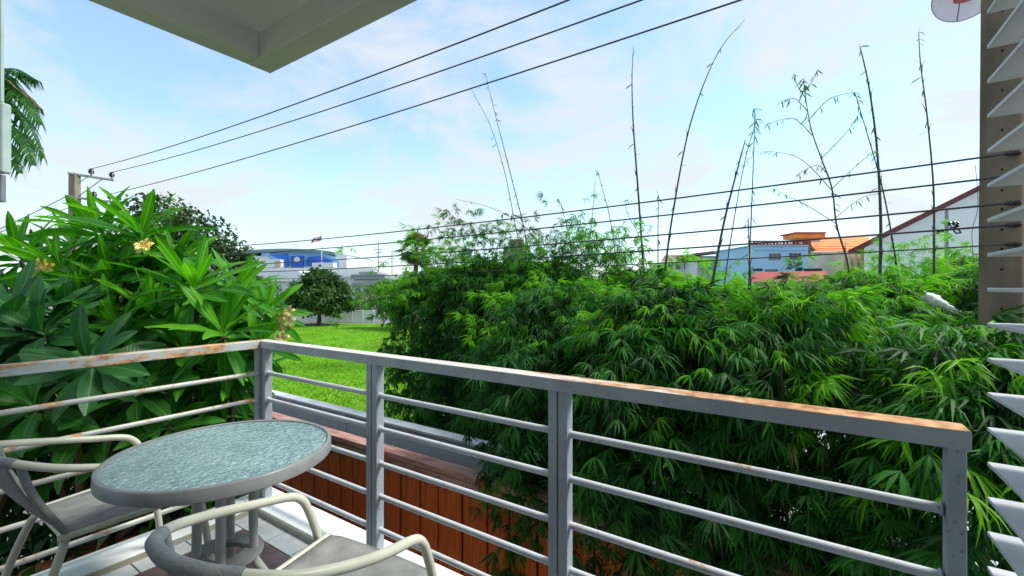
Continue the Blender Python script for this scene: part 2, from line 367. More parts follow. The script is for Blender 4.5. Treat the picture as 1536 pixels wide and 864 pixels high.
M['holes'] = mat('dark_hole', (.012, .01, .01), .9)
M['wire'] = mat('cable_sheath', (.055, .05, .055), .7)
M['porcelain'] = mat('brown_porcelain', (.035, .022, .03), .25)
M['culm'] = mat('bamboo_culm', (.045, .06, .025), .5, (.075, .06, .035), 4, .1, 30, coord='World')
M['shoot'] = mat('young_bamboo_shoot', (.060, .050, .040), .6, (.045, .075, .035), 3, .1, 30, coord='World')
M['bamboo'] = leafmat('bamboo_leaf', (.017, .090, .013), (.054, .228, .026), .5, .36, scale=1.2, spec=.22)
M['bamboo_sunlit'] = leafmat('sunlit_tone_bamboo_leaf', (.07, .25, .010), (.18, .43, .014), .5, .44, scale=1.0, spec=.2)  # yellow-green of the sunlit crowns, light painted into the leaf colour
M['bamboo_dark'] = leafmat('old_and_shaded_bamboo_leaf', (.009, .046, .010), (.024, .098, .017), .55, .22, scale=1.5, spec=.18)  # scattered old leaves, and shade painted into the inner leaves
M['dryleaf'] = leafmat('dry_bamboo_leaf', (.20, .16, .06), (.34, .30, .10), .7, .3, tcol=(1, 1, .8))
M['frang'] = leafmat('frangipani_leaf', (.012, .090, .008), (.042, .215, .014), .42, .34, vein=True, scale=1.6, spec=.16)
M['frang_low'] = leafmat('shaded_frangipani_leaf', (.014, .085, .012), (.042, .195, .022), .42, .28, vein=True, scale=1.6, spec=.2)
M['frang_new'] = leafmat('new_frangipani_leaf', (.030, .17, .008), (.095, .33, .014), .40, .38, vein=True, scale=1.6, spec=.18)
M['frang_blue'] = leafmat('bluish_frangipani_leaf', (.018, .095, .024), (.048, .190, .040), .40, .2, tcol=(1, 1.5, .7), vein=True, scale=1.6, spec=.22)
M['bark'] = mat('grey_bark', (.10, .085, .065), .9, (.055, .045, .035), 6, .6, 30, coord='World')
M['petal'] = mat('yellow_petal', (.86, .60, .08), .5, (.86, .76, .36), 12)
M['petal_dry'] = mat('peach_petal', (.70, .58, .25), .6, (.55, .42, .16), 12)
M['tree_a'] = leafmat('park_tree_leaf', (.034, .095, .016), (.105, .21, .032), .6, .2, scale=.5)
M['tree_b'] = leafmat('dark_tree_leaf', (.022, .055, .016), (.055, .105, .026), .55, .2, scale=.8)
M['tree_c'] = leafmat('bright_bush_leaf', (.07, .20, .02), (.14, .32, .03), .6, .3, scale=.8)
M['palm'] = leafmat('palm_leaf', (.014, .075, .012), (.050, .17, .022), .55, .3, scale=2, spec=.15)
M['palm_dry'] = leafmat('dry_palm_leaf', (.12, .09, .05), (.18, .13, .07), .7, .2, scale=2)
M['farbuild'] = mat('pale_wall', (.78, .80, .82), .8, (.68, .71, .73), .3, coord='World')
M['win'] = mat('window_glass', (.06, .08, .10), .15, (.11, .13, .16), 1.5, spec=.6)
M['winframe'] = mat('grey_window_frame', (.35, .33, .36), .6)
M['blue'] = mat('light_blue_paint', (.42, .68, .92), .75, (.38, .63, .88), .8, coord='World')
M['redroof'] = mat('red_sheet_roof', (.36, .055, .035), .65, (.26, .05, .04), 1.5, coord='World')
M['orange'] = mat('orange_roof_tile', (.86, .26, .045), .65, (.70, .19, .035), 1.2, .2, 8, coord='World')
M['creamwall'] = mat('cream_wall', (.66, .56, .40), .8, (.56, .48, .34), .8, coord='World')
M['gable'] = mat('white_gable_wall', (.90, .93, .93), .8, (.84, .88, .89), .4, coord='World')
M['verge'] = mat('maroon_verge', (.19, .03, .035), .6)
M['brownroof'] = mat('brown_sheet_roof', (.20, .12, .10), .7, (.13, .09, .08), .8, coord='World')
M['stadblue'] = mat('royal_blue_panel', (.02, .12, .55), .5, (.03, .17, .62), .1, coord='World')
M['stadsky'] = mat('sky_blue_panel', (.20, .48, .80), .5, (.28, .55, .82), .1, coord='World')
M['teal'] = mat('grey_teal_roof', (.16, .27, .31), .6, (.20, .32, .36), .1, coord='World')
M['whitefar'] = mat('white_sheet', (.88, .88, .88), .6, (.80, .81, .82), .15, coord='World')
M['greyfar'] = mat('grey_panel', (.30, .31, .34), .7, (.40, .41, .43), .3, coord='World')
M['yellow'] = mat('emblem_gold', (.75, .65, .35), .5)
M['galv'] = mat('galvanised_steel', (.26, .27, .29), .45, (.2, .21, .22), 5, metal=.4)
M['dish'] = mat('pink_white_dish', (.80, .70, .74), .6, (.74, .64, .68), 8)
M['dishlogo'] = mat('dish_red_print', (.45, .06, .10), .6)
M['blind'] = mat('pale_green_blind', (.42, .52, .48), .7, (.34, .44, .40), 4, coord='World')
M['flagred'] = mat('flag_red', (.45, .03, .06), .8); M['flagwhite'] = mat('flag_white', (.6, .55, .58), .8); M['flagblue'] = mat('flag_navy', (.03, .03, .12), .8)
M['hill'] = mat('far_hill', (.14, .24, .27), .9, (.18, .28, .30), .02, coord='World')
M['plastic'] = mat('white_plastic', (.78, .80, .78), .45, (.60, .64, .58), 14, .5, 25)

def lawnmat():
    m, t, b = nmat('mown_grass')
    g = t.nodes.new('ShaderNodeNewGeometry')
    n = t.nodes.new('ShaderNodeTexNoise'); n.inputs['Scale'].default_value = .55; n.inputs['Detail'].default_value = 10; n.inputs['Roughness'].default_value = .72
    t.links.new(g.outputs['Position'], n.inputs[0])
    r = t.nodes.new('ShaderNodeValToRGB'); r.color_ramp.elements[0].position = .32; r.color_ramp.elements[1].position = .66
    r.color_ramp.elements[0].color = (.070, .19, .008, 1); r.color_ramp.elements[1].color = (.17, .40, .012, 1)
    n5 = t.nodes.new('ShaderNodeTexNoise'); n5.inputs['Scale'].default_value = .16; n5.inputs['Detail'].default_value = 6; t.links.new(g.outputs['Position'], n5.inputs[0])
    r5 = t.nodes.new('ShaderNodeMapRange'); r5.inputs[1].default_value = .50; r5.inputs[2].default_value = .72; r5.inputs[4].default_value = .55; t.links.new(n5.outputs[0], r5.inputs[0])
    m5 = t.nodes.new('ShaderNodeMix'); m5.data_type = 'RGBA'; t.links.new(r5.outputs[0], m5.inputs['Factor']); t.links.new(r.outputs[0], m5.inputs['A']); m5.inputs['B'].default_value = (.15, .24, .03, 1)
    t.links.new(n.outputs[0], r.inputs[0]); t.links.new(m5.outputs['Result'], b.inputs['Base Color']); b.inputs['Roughness'].default_value = .9
    b.inputs['Specular IOR Level'].default_value = .1
    n2 = t.nodes.new('ShaderNodeTexNoise'); n2.inputs['Scale'].default_value = 14; n2.inputs['Detail'].default_value = 6; t.links.new(g.outputs['Position'], n2.inputs[0])
    bp = t.nodes.new('ShaderNodeBump'); bp.inputs['Strength'].default_value = .9; bp.inputs['Distance'].default_value = .06
    t.links.new(n2.outputs[0], bp.inputs['Height']); t.links.new(bp.outputs[0], b.inputs['Normal'])
    return m
M['lawn'] = lawnmat()
M['town'] = mat('town_ground', (.10, .13, .07), .9, (.20, .19, .17), .05, coord='World')
M['yard'] = mat('pale_yard_concrete', (.55, .56, .54), .85, (.38, .39, .37), 1.2, .2, 10, coord='World')
M['soil'] = mat('dark_soil', (.035, .03, .02), .95, (.06, .05, .03), 3, .5, 20, coord='World')

# ------------------------------------------------------------------ ground
def sheet(name, pts, z, m):
    b = MB(); b.add([(x, y, z) for x, y in pts], [tuple(range(len(pts)))])
    return b.build(name, m, kind='structure')
sheet('ground', [(-1500, -1500), (1500, -1500), (1500, 1500), (-1500, 1500)], -.008, M['town'])
def lawn_sheet():
    a = cw(-30, 51.5, 0); b_ = cw(6, 51.5, 0)
    pts = [(-42, 4.12), (-9, 4.12), (1.2, 4.12), (3, 12), (b_.x, b_.y), (a.x, a.y), (-62, 14)]
    return sheet('lawn', pts, .004, M['lawn'])
lawn_sheet()
sheet('yard', [(-2.2, 5.4), (9, 5.4), (16, 22), (2, 22)], .010, M['yard'])
sheet('garden_soil', [(-9.5, -3), (9, -3), (9, 3.05), (-9.5, 3.05)], .004, M['soil'])

# hills far away
hb = MB(); hv = []
N = 60
for i in range(N + 1):
    t = i / N; xc = -560 + 800 * t
    h = 26 * max(0, math.exp(-((t - .28) / .10) ** 2)) + 9 + 5 * math.sin(t * 17) + 4 * math.sin(t * 41 + 1)
    for (yy, hh) in ((900, 0), (935, h * .75), (980, h), (1040, 0)):
        hv.append(cw(xc, yy, EYE - 4.2 + hh))
hf = [(i * 4 + k, (i + 1) * 4 + k, (i + 1) * 4 + k + 1, i * 4 + k + 1) for i in range(N) for k in range(3)]
hb.add(hv, hf); hb.build('hills', M['hill'], smooth=True, kind='structure')

# ------------------------------------------------------------------ balcony floor and curb
FZ = EYE - 1.32          # floor
CZ = EYE - 1.28          # curb top
XO, YO = -2.88, 1.53     # outer corner
fl = MB(); fl.box(((XO + 4) / 2 + .0, (YO - 3) / 2, FZ - .09), (4 - XO - .02, YO + 3 - .02, .16))
slab = fl.build('balcony_floor', M['grout'], kind='structure')
def tile(x0, y0, x1, y1, m, name):
    g = .003
    b = MB(); h = .012
    dz = rng.uniform(-.0008, .0008)
    z0, z1 = FZ - .0096, FZ + .002 + dz
    b.hexa([(x0 + g, y0 + g, z0), (x1 - g, y0 + g, z0), (x1 - g, y1 - g, z0), (x0 + g, y1 - g, z0)],
           [(x0 + g, y0 + g, z1), (x1 - g, y0 + g, z1), (x1 - g, y1 - g, z1), (x0 + g, y1 - g, z1)])
    b.build(name, m, slab, bevel=.0012)
CI = .19
bx0 = XO + CI; by1 = YO - CI            # curb inner edges
tw = .125
x = bx0 + tw
tile(bx0, by1 - tw, bx0 + tw, by1, M['tile_white'], 'border_tile')
while x < .8: tile(x, by1 - tw, x + .225, by1, M['tile_white'], 'border_tile'); x += .225
y = by1 - tw
while y > -1.0: tile(bx0, y - .225, bx0 + tw, y, M['tile_white'], 'border_tile'); y -= .225
x = bx0 + tw
while x < .8:
    y = by1 - tw
    while y > -1.0:
        tile(x, y - .30, x + .30, y, M['tile_purple'], 'floor_tile'); y -= .30
    x += .30
cb = MB()
cb.box(((XO + 4) / 2, YO - CI / 2, CZ - .13), (4 - XO, CI, .26))
cb.box((XO + CI / 2, (YO - CI - 3) / 2, CZ - .1305), (CI, YO - CI + 3 - .004, .259))
curb = cb.build('balcony_curb', M['white'], kind='structure', bevel=.006)
ck = MB()   # stained inner riser of the curb
ck.box(((bx0 + .8) / 2, by1 - .0025, (FZ + CZ) / 2 - .004), (.8 - bx0, .005, CZ - FZ - .012))
ck.box((bx0 + .0025, (by1 - 1) / 2 - .005, (FZ + CZ) / 2 - .004), (.005, by1 + 1, CZ - FZ - .012))
ck.build('curb_riser', M['curbside'], curb)

# roof slab above
HB = EYE + 1.377
RW = .137; RD = .155
sb = MB()
sb.box(((XO + 4) / 2, (YO - 3) / 2, HB + RD + .1), (4 - XO - .01, YO + 3 - .01, .2))
ceil = sb.build('ceiling', M['ceiling'], kind='structure')
bm = MB()
bm.hexa([(XO, YO - RW, HB), (4, YO - RW, HB), (4, YO, HB), (XO, YO, HB)], [(XO, YO - RW, HB + RD + .22), (4, YO - RW, HB + RD + .22), (4, YO, HB + RD + .22), (XO, YO, HB + RD + .22)])
bm.build('edge_beam', M['beam'], ceil, bevel=.004)
bm = MB()
bm.hexa([(XO, -3, HB + .002), (XO + RW, -3, HB + .002), (XO + RW, YO - RW - .001, HB + .002), (XO, YO - RW - .001, HB + .002)],
        [(XO, -3, HB + RD + .22), (XO + RW, -3, HB + RD + .22), (XO + RW, YO - RW - .001, HB + RD + .22), (XO, YO - RW - .001, HB + RD + .22)])
bm.build('edge_beam', M['beam'], ceil, bevel=.004)
hw = MB(); hw.box((.9, -1.3, EYE + .02), (6.2, .16, 2.66)); hw.box((.9, -1.3, 1.36), (6.2, .16, 2.6))
hw.box((.95, 1.05, 1.36), (7.2, .16, 2.66)); hw.build('house_wall_and_light_block', M['housewall'], kind='structure')  # unseen lower facade, added to cut light reaching the lower hedge

# ------------------------------------------------------------------ railings
RT = EYE - .324; RH = .045; RWD = .076
RX, RY = -2.79, 1.438
BZ = [EYE - d for d in (.523, .683, .850, 1.010, 1.170)]
r1 = empty('balcony_railing', (RX + 1.5, RY, CZ), 'front balcony railing of blue grey steel, rusty on top, in front of the bamboo', 'railing', 'balcony railings')
r2 = empty('balcony_railing', (RX, 0, CZ), 'side balcony railing with pale paint flaking to rust, at the left by the frangipani', 'railing', 'balcony railings')
h = RWD / 2
b = MB(); xe = .31
b.hexa([(RX - h, RY + h, RT - RH), (RX + h, RY - h, RT - RH), (xe, RY - h, RT - RH), (xe, RY + h, RT - RH)],
       [(RX - h, RY + h, RT), (RX + h, RY - h, RT), (xe, RY - h, RT), (xe, RY + h, RT)])
b.build('top_rail', M['rail'], r1, bevel=.003)
b = MB()
b.hexa([(RX - h - .001, RY + h, RT - RH), (RX - h - .001, -1.2, RT - RH), (RX + h - .001, -1.2, RT - RH), (RX + h - .001, RY - h, RT - RH)],
       [(RX - h - .001, RY + h, RT), (RX - h - .001, -1.2, RT), (RX + h - .001, -1.2, RT), (RX + h - .001, RY - h, RT)])
b.build('top_rail', M['rail_left'], r2, bevel=.003)
def post(cx, cy, wx, wy, par):
    b = MB(); b.box((cx, cy, (RT - RH + CZ) / 2), (wx, wy, RT - RH - CZ + .002)); o = b.build('post', M['post'], par, bevel=.003)
    return o
pw = .036; gp = .0025
pairs = [-1.752, -.742]
xs = [RX + .027 + pw / 2]
post(xs[0], RY, pw, .046, r1)
for c in pairs:
    post(c - pw / 2 - gp, RY, pw, .046, r1); post(c + pw / 2 + gp, RY, pw, .046, r1)
post(.289, RY, .034, .042, r1)
def bar_x(x0, x1, z):
    b = MB(); b.tube([(x0, RY, z), (x1, RY, z)], .0125, 12)
    b.build('bar', M['bar'], r1, smooth=True)
segs = [(RX + .027 + pw, pairs[0] - pw - gp), (pairs[0] + pw + gp, pairs[1] - pw - gp), (pairs[1] + pw + gp, .265)]
for (a, c) in segs:
    for z in BZ: bar_x(a, c, z + rng.uniform(-.002, .002))
    wb = MB()          # weld beads at the bar ends
    for z in BZ:
        for xx in (a, c):
            wb.lathe([(.0125, -.004), (.018, 0), (.0125, .004)], (xx, RY, z), 10, 'X')
    wb.build('weld_beads', M['post'], r1, smooth=True, kind='stuff')
post(RX - .006, RY - .022, .046, pw, r2)
yposts = [RY - .022, .42 - .75, -1.15]
post(RX, yposts[1], .046, pw, r2); post(RX, yposts[2], .046, pw, r2)
for i in range(2):
    for z in BZ:
        b = MB(); b.tube([(RX, yposts[i] - pw / 2, z), (RX, yposts[i + 1] + pw / 2, z)], .0125, 12)
        b.build('bar', M['bar_left'], r2, smooth=True)

# ------------------------------------------------------------------ louvre screen
lv = empty('louvre_screen', (.42, 1.2, CZ), 'screen of white horizontal slats running up the right edge of the balcony', 'louvre screen')
z0 = EYE - .006
k = -15
while True:
    z = z0 + .0799 * k
    if z > HB - .03: break
    b = MB()
    b.box((.347 + .055 + .002 * 0, 1.458 - .95, z), (.11, 1.9, .009), M=Matrix.Rotation(R(rng.uniform(-.35, .35)), 3, 'Y'))
    b.build('slat', M['louvre'], lv, bevel=.0015)
    k += 1
b = MB(); b.box((.347 + .13, .35, (CZ + HB) / 2), (.04, .06, HB - CZ)); b.build('frame_post', M['louvre'], lv, bevel=.002)
b = MB(); b.box((.347 + .13, -.42, (CZ + HB) / 2), (.04, .06, HB - CZ)); b.build('frame_post', M['louvre'], lv, bevel=.002)

# rolled blind hanging at the far left of the photograph
bl = empty('roller_blind', P(-12, 306, 3.0), 'pale green hanging blind with grey bottom weight at the left edge', 'blind')
def vstrip(px0, py0, py1, d, w, t):
    b = MB(); a = P(px0, py0, d); c = P(px0, py1, d)
    b.box(((a.x + c.x) / 2 - w * C33 / 2, (a.y + c.y) / 2 - w * S33 / 2, (a.z + c.z) / 2), (w, t, abs(a.z - c.z)), rz=YAW); return b
vstrip(4, -90, 155, 3.0, .30, .02).build('blind_cloth', M['blind'], bl, bevel=.002)
vstrip(11, 157, 262, 2.96, .33, .06).build('blind_roll', M['blind'], bl, bevel=.012)
vstrip(6, 264, 305, 3.0, .30, .03).build('bottom_weight', M['galv'], bl, bevel=.005)

# ------------------------------------------------------------------ table
TZ = FZ + .70
TX, TY = -1.862, .818
tb = empty('patio_table', (TX, TY, FZ), 'round patio table with rippled greenish glass top in a grey metal rim', 'table')
b = MB(); b.lathe([(0.0001, -.006), (.362, -.006), (.362, 0), (0.0001, 0)], (TX, TY, TZ - .004), 64); b.build('glass_top', M['glass'], tb)
b = MB(); b.lathe([(.360, -.012), (.360, .000), (.364, .003), (.371, .003), (.376, -.002), (.377, -.040), (.372, -.044), (.366, -.044), (.364, -.012)], (TX, TY, TZ), 72, closed=True)
b.build('rim', M['tablemetal'], tb, smooth=True)
for kx in range(4):
    a = R(56.5 + 90 * kx); rr = .095
    p = Vector((TX + rr * math.cos(a), TY + rr * math.sin(a), 0)); o = Vector((math.cos(a), math.sin(a), 0))
    pts = [p + Vector((0, 0, TZ - .03)) + o * .10, p + Vector((0, 0, TZ - .045)) + o * .02, p + Vector((0, 0, TZ - .09)), p + Vector((0, 0, FZ + .30)), p + Vector((0, 0, FZ + .22)) + o * .02, p + o * .12 + Vector((0, 0, FZ + .08)), p + o * .22 + Vector((0, 0, FZ + .02))]
    b = MB(); b.tube(smooth_path(pts, 5), .0165, 12); lg = b.build('leg', M['legmetal'], tb, smooth=True)
    b = MB(); b.lathe([(0.0001, .0), (.021, .0), (.021, .028), (0.0001, .03)], p + o * .225 + Vector((0, 0, FZ + .002)), 12); b.build('foot', M['dark'], lg)
b = MB(); b.lathe([(.06, -.012), (.128, -.012), (.128, .006), (.06, .006)], (TX, TY, FZ + .30), 24, closed=True); b.build('collar', M['tablemetal'], tb, smooth=True)
for kx in range(4):
    a = R(56.5 + 90 * kx); b = MB()
    b.tube([(TX + .09 * math.cos(a), TY + .09 * math.sin(a), TZ - .03), (TX + .362 * math.cos(a), TY + .362 * math.sin(a), TZ - .03)], .010, 8); b.build('support_arm', M['tablemetal'], tb, smooth=True)

# ------------------------------------------------------------------ chairs
def make_chair(label):
    c = empty('patio_chair', (0, 0, 0), label, 'chair', 'patio chairs at the glass table')
    def arm(s):
        return [(s * .268, .235, .02), (s * .262, .20, .30), (s * .258, .178, .44), (s * .260, .140, .555), (s * .262, .112, .600), (s * .266, .07, .622), (s * .270, -.03, .642), (s * .262, -.14, .668), (s * .232, -.25, .697), (s * .175, -.325, .722), (s * .10, -.375, .737)]
    path = arm(-1) + [(0, -.393, .741)] + arm(1)[::-1]
    b = MB(); b.tube(smooth_path(path, 5), .0138, 14); b.build('arm_frame', M['cream'], c, smooth=True)
    # sleeve of fabric around the back of the loop
    back = [(-.168, -.332, .7235), (-.140, -.352, .730), (-.10, -.375, .737), (0, -.393, .741), (.10, -.375, .737), (.140, -.352, .730), (.168, -.332, .7235)]
    b = MB(); b.tube(smooth_path(back, 6), .0172, 14); b.build('back_sleeve', M['hem'], c, smooth=True)
    # back sling: from the sleeve down to the rear crossbar
    n, mrow = 14, 8; vs = []; fs = []
    top = smooth_path([p for p in back[1:-1]], 6)
    for j in range(mrow + 1):
        t = j / mrow
        for i in range(n + 1):
            u = i / n; q = top[min(int(round(u * (len(top) - 1))), len(top) - 1)]
            bx = (-.175 + .35 * u); w = Vector((bx, -.185 - .03 * math.sin(math.pi * u), .425))
            p = Vector(q).lerp(w, t); p.y -= .022 * math.sin(math.pi * t); vs.append(p)
    for j in range(mrow):
        for i in range(n):
            a = j * (n + 1) + i; fs.append((a, a + 1, a + n + 2, a + n + 1))
    b = MB(); b.add(vs, fs); o = b.build('back_sling', M['sling'], c, smooth=True)
    so = o.modifiers.new('solid', 'SOLIDIFY'); so.thickness = .0025
    for s in (-1, 1):
        pts = [(s * .178, -.322, .715), (s * .182, -.305, .64), (s * .182, -.265, .54), (s * .177, -.205, .43)]
        b = MB(); b.tube(smooth_path(pts, 5), .0125, 10); b.build('back_hem', M['hem'], c, smooth=True)
    # seat sling
    vs = []; fs = []; n = 12; mr = 12
    for j in range(mr + 1):
        t = j / mr
        for i in range(n + 1):
            u = i / n; hw_ = .182 + .045 * t
            if t > .9: hw_ -= .02 * ((t - .9) / .1) ** 2
            sag = -.018 * math.sin(math.pi * u) * math.sin(math.pi * min(1, t * .9))
            dz = .0 if t < .88 else -.022 * ((t - .88) / .12) ** 2
            vs.append(Vector(((2 * u - 1) * hw_, -.215 + .455 * t + .015 * math.sin(math.pi * u) * (t > .95), .435 + .012 * t + sag + dz)))
    for j in range(mr):
        for i in range(n):
            a = j * (n + 1) + i; fs.append((a, a + 1, a + n + 2, a + n + 1))
    b = MB(); b.add(vs, fs); o = b.build('seat_sling', M['sling'], c, smooth=True); so = o.modifiers.new('solid', 'SOLIDIFY'); so.thickness = .003
    for s in (-1, 1):
        pts = [(s * .185, -.235, .428), (s * .20, -.1, .431), (s * .222, .12, .437), (s * .232, .20, .438)]
        b = MB(); b.tube(smooth_path(pts, 4), .0115, 10); b.build('seat_rail', M['cream'], c, smooth=True)
    b = MB(); b.tube([(-.258, .19, .418), (.258, .19, .418)], .0105, 10); b.build('front_crossbar', M['cream'], c, smooth=True)
    # rear legs: one tube bent into an arch under the back of the seat
    rl = [(-.238, -.335, .02), (-.225, -.285, .22), (-.208, -.238, .36), (-.185, -.218, .405), (-.14, -.21, .418), (0, -.208, .42), (.14, -.21, .418), (.185, -.218, .405), (.208, -.238, .36), (.225, -.285, .22), (.238, -.335, .02)]
    b = MB(); b.tube(smooth_path(rl, 5), .0138, 12); b.build('rear_legs', M['cream'], c, smooth=True)
    for p in ((-.268, .235), (.268, .235), (-.238, -.335), (.238, -.335)):
        b = MB(); b.lathe([(.0001, .002), (.016, .002), (.0175, .03), (.0001, .032)], (p[0], p[1], 0), 10); b.build('foot_cap', M['dark'], c, smooth=True)
    return c
def copy_tree(o, parent=None):
    c = o.copy(); COL.objects.link(c)
    if parent is not None: c.parent = parent
    for ch in o.children: copy_tree(ch, c)
    return c
ch1 = make_chair('nearest patio chair, cream tubes and grey fabric, its curved back turned to us')
ch2 = copy_tree(ch1)
ch1.location = (-1.165, .775, FZ); ch1.rotation_euler.z = R(5)
ch2.location = (-2.395, .655, FZ); ch2.rotation_euler.z = R(1)
ch2['label'] = 'patio chair at the left edge, between the side railing and the glass table'

# ------------------------------------------------------------------ board fence + boundary wall
fe = empty('board_fence', (-3, 3.13, 0), 'red stained vertical board fence with a faded pink top rail, below the balcony', 'fence')
x = -9.0; FT = EYE - 1.70
while x < 1.2:
    w = rng.uniform(.21, .31)
    b = MB(); b.box((x + w / 2, 3.13 + rng.uniform(-.006, .006), FT / 2), (w - .024, .026, FT - .12)); b.build('board', M['redwood'], fe, bevel=.003)
    x += w
b = MB(); b.box((-3.9, 3.16, FT / 2), (10.2, .012, FT - .16)); b.build('backing_board', M['fencedark'], fe)
b = MB(); b.box((-3.9, 3.145, FT + .0), (10.2, .15, .055)); b.build('top_rail', M['pinkwood'], fe, bevel=.004)
b = MB(); b.box((-3.9, 3.100, FT - .085), (10.2, .03, .09)); b.build('face_rail', M['pinkwood'], fe, bevel=.004)
for xx in (-8.0, -6.4, -4.95, -3.62, -2.3, -1.0, .3):
    b = MB(); b.box((xx, 3.072, FT - .03), (.075, .05, .13)); b.build('bracket', M['redwood'], fe, bevel=.006)
wl = empty('boundary_wall', (-6, 4.02, 0), 'low grey rendered boundary wall with a white cap between the red fence and the lawn', 'wall')
WT = EYE - 1.80
b = MB(); b.box((-6.4, 4.02, WT / 2), (15.5, .12, WT)); b.build('wall', M['wallgrey'], wl)
x = -14.1
while x < 1.2:
    b = MB(); b.box((x + .6, 4.02, WT + .021), (1.194, .17, .035)); b.build('cap', M['capwhite'], wl, bevel=.005); x += 1.2
for xx in (-10.5, -8.0, -5.5, -3.0):
    b = MB(); b.box((xx, 3.955, WT / 2), (.14, .03, WT - .01)); b.build('pilaster', M['wallgrey'], wl, bevel=.004)

# terracotta canopy roof low beside the balcony
ca = empty('canopy_roof', (-3.6, -.3, 2.3), 'low orange terracotta tiled canopy below the side railing', 'roof')
b = MB(); b.hexa([(-4.06, -1.6, 2.33), (-2.95, -1.6, 2.42), (-2.95, 1.2, 2.42), (-4.06, 1.2, 2.33)], [(-4.06, -1.6, 2.36), (-2.95, -1.6, 2.45), (-2.95, 1.2, 2.45), (-4.06, 1.2, 2.36)])
b.build('deck', M['concrete'], ca)
for i in range(5):
    for j in range(14):
        x0_, y0_ = -4.08 + i * .225, -1.6 + j * .2
        z_ = 2.375 + (x0_ + 4.08) * .083 + .012 * 1
        b = MB(); vs = []
        for a in range(7):
            t = math.pi * a / 6; yy = y0_ + .1 - .096 * math.cos(t); zz = .032 * math.sin(t)
            vs += [(x0_, yy, z_ + zz + .012), (x0_ + .24, yy, z_ + zz + .018)]
        b.add(vs, [(2 * a, 2 * a + 2, 2 * a + 3, 2 * a + 1) for a in range(6)])
        o = b.build('roof_tile', M['terracotta'], ca, smooth=True); so = o.modifiers.new('solid', 'SOLIDIFY'); so.thickness = .012
b = MB(); b.box((-4.0, -.2, 1.15), (.12, .12, 2.32)); b.build('support_post', M['concrete'], ca)

# ------------------------------------------------------------------ utility poles and wires
pp = P(1480, 300, 3.6)           # left edge of the near pole
ax = cw(1, 0, 0); ay = cw(0, 1, 0)
def rect_pole(name, base, w, dp, h, rz, label, mats, taper=.75):
    o = empty(name, base, label, 'utility pole', 'concrete utility poles'); return o
pc = Vector((pp.x, pp.y, 0)) + ax * .40 + ay * .16
npole = empty('utility_pole', pc, 'weathered brown concrete utility pole standing behind the white slats', 'utility pole', 'utility poles of the power line')
b = MB(); hh = 9.0; rzp = YAW + R(14); Mz = Matrix.Rotation(rzp, 3, 'Z')
def ring(z, w, d): return [pc + Mz @ Vector((sx * w / 2, sy * d / 2, 0)) + Vector((0, 0, z)) for sx, sy in ((-1, -1), (1, -1), (1, 1), (-1, 1))]
b.hexa(ring(-.1, .40, .32), ring(hh, .32, .24)); b.build('shaft', M['concrete'], npole, bevel=.012)
for z in np.arange(3.2, 8.6, .33):
    for s in (0, 1):
        b = MB(); w = .4 - .08 * z / 9; p = pc + Mz @ Vector((.035 - s * .10 * 0 + (.06 if s else -.0), -(.16 - .04 * z / 9) - .003, z + (.12 if s else 0)))
        b.lathe([(.0001, -.003), (.013, -.003), (.013, .003), (.0001, .003)], (0, 0, 0), 10, 'Y')
        b.v = [tuple(Mz @ Vector(v) + p) for v in b.v]; b.build('bolt_hole', M['holes'], npole)
        b = MB(); p2 = pc + Mz @ Vector((-w / 2 - .002, -.02, z + s * .16)); b.lathe([(.0001, -.003), (.009, -.003), (.009, .003), (.0001, .003)], (0, 0, 0), 8, 'X')
        b.v = [tuple(Mz @ Vector(v) + p2) for v in b.v]; b.build('bolt_hole', M['holes'], npole)
LOW = [1.09, .907, .685, .507, .350]
near_pts = []
for i, dz in enumerate(LOW):
    p = pc + Mz @ Vector((-.20, -.10, EYE + dz)); near_pts.append(p)
    b = MB(); b.lathe([(.001, -.05), (.014, -.045), (.020, -.01), (.012, 0), (.020, .01), (.014, .045), (.001, .05)], p, 10, 'X')
    b.build('spool_insulator', M['porcelain'], npole, smooth=True)

fb = P(112, 262, 16.0); fbase = Vector((fb.x, fb.y, 0))
fpole = empty('utility_pole', fbase, 'distant concrete utility pole with crossarm and two insulators, behind the frangipani', 'utility pole', 'utility poles of the power line')
ztop = EYE + 171 / FPX * 16
def ring2(z, w): return [fbase + Matrix.Rotation(YAW, 3, 'Z') @ Vector((sx * w / 2, sy * w / 2, 0)) + Vector((0, 0, z)) for sx, sy in ((-1, -1), (1, -1), (1, 1), (-1, 1))]
b = MB(); b.hexa(ring2(-.1, .32), ring2(ztop, .23)); b.build('shaft', mat('pale_pole_concrete', (.34, .29, .23), .9, (.24, .19, .14), 2, .3, 20, coord='World'), fpole, bevel=.01)
v = Vector((0, 1, 0))
arm0 = fbase + Vector((.1, .0, ztop - .05)); arm1 = arm0 + v * 1.05
b = MB(); b.tube([arm0 - v * .2, arm1], .045, 6); b.build('crossarm', M['galv'], fpole)
b = MB(); b.tube([arm0 + v * .75, arm0 + Vector((0, .1, -.75))], .018, 6); b.build('brace', M['galv'], fpole)
b = MB(); b.tube([arm0 + v * .35, arm0 + Vector((0, .1, -.28))], .014, 6); b.build('brace', M['galv'], fpole)
arm2 = arm0 + Vector((0, 0, -.83)); b = MB(); b.tube([arm2 - v * .2, arm2 + v * 1.0], .045, 6); b.build('crossarm', M['galv'], fpole)
ins = []
for (p) in (arm0 + v * .42, arm0 + v * 1.0, arm2 + v * .95, arm2 + v * .5):
    b = MB(); b.lathe([(.02, 0), (.02, .06), (.085, .08), (.07, .12), (.095, .14), (.075, .18), (.06, .24), (.001, .27)], p + Vector((0, 0, .04)), 12)
    b.build('insulator', M['porcelain'], fpole, smooth=True); ins.append(p + Vector((0, 0, .29)))
fl_pts = [fbase + Vector((.17, -.1, EYE + d_)) for d_ in (1.35, 1.08, .80, .55, .3)]
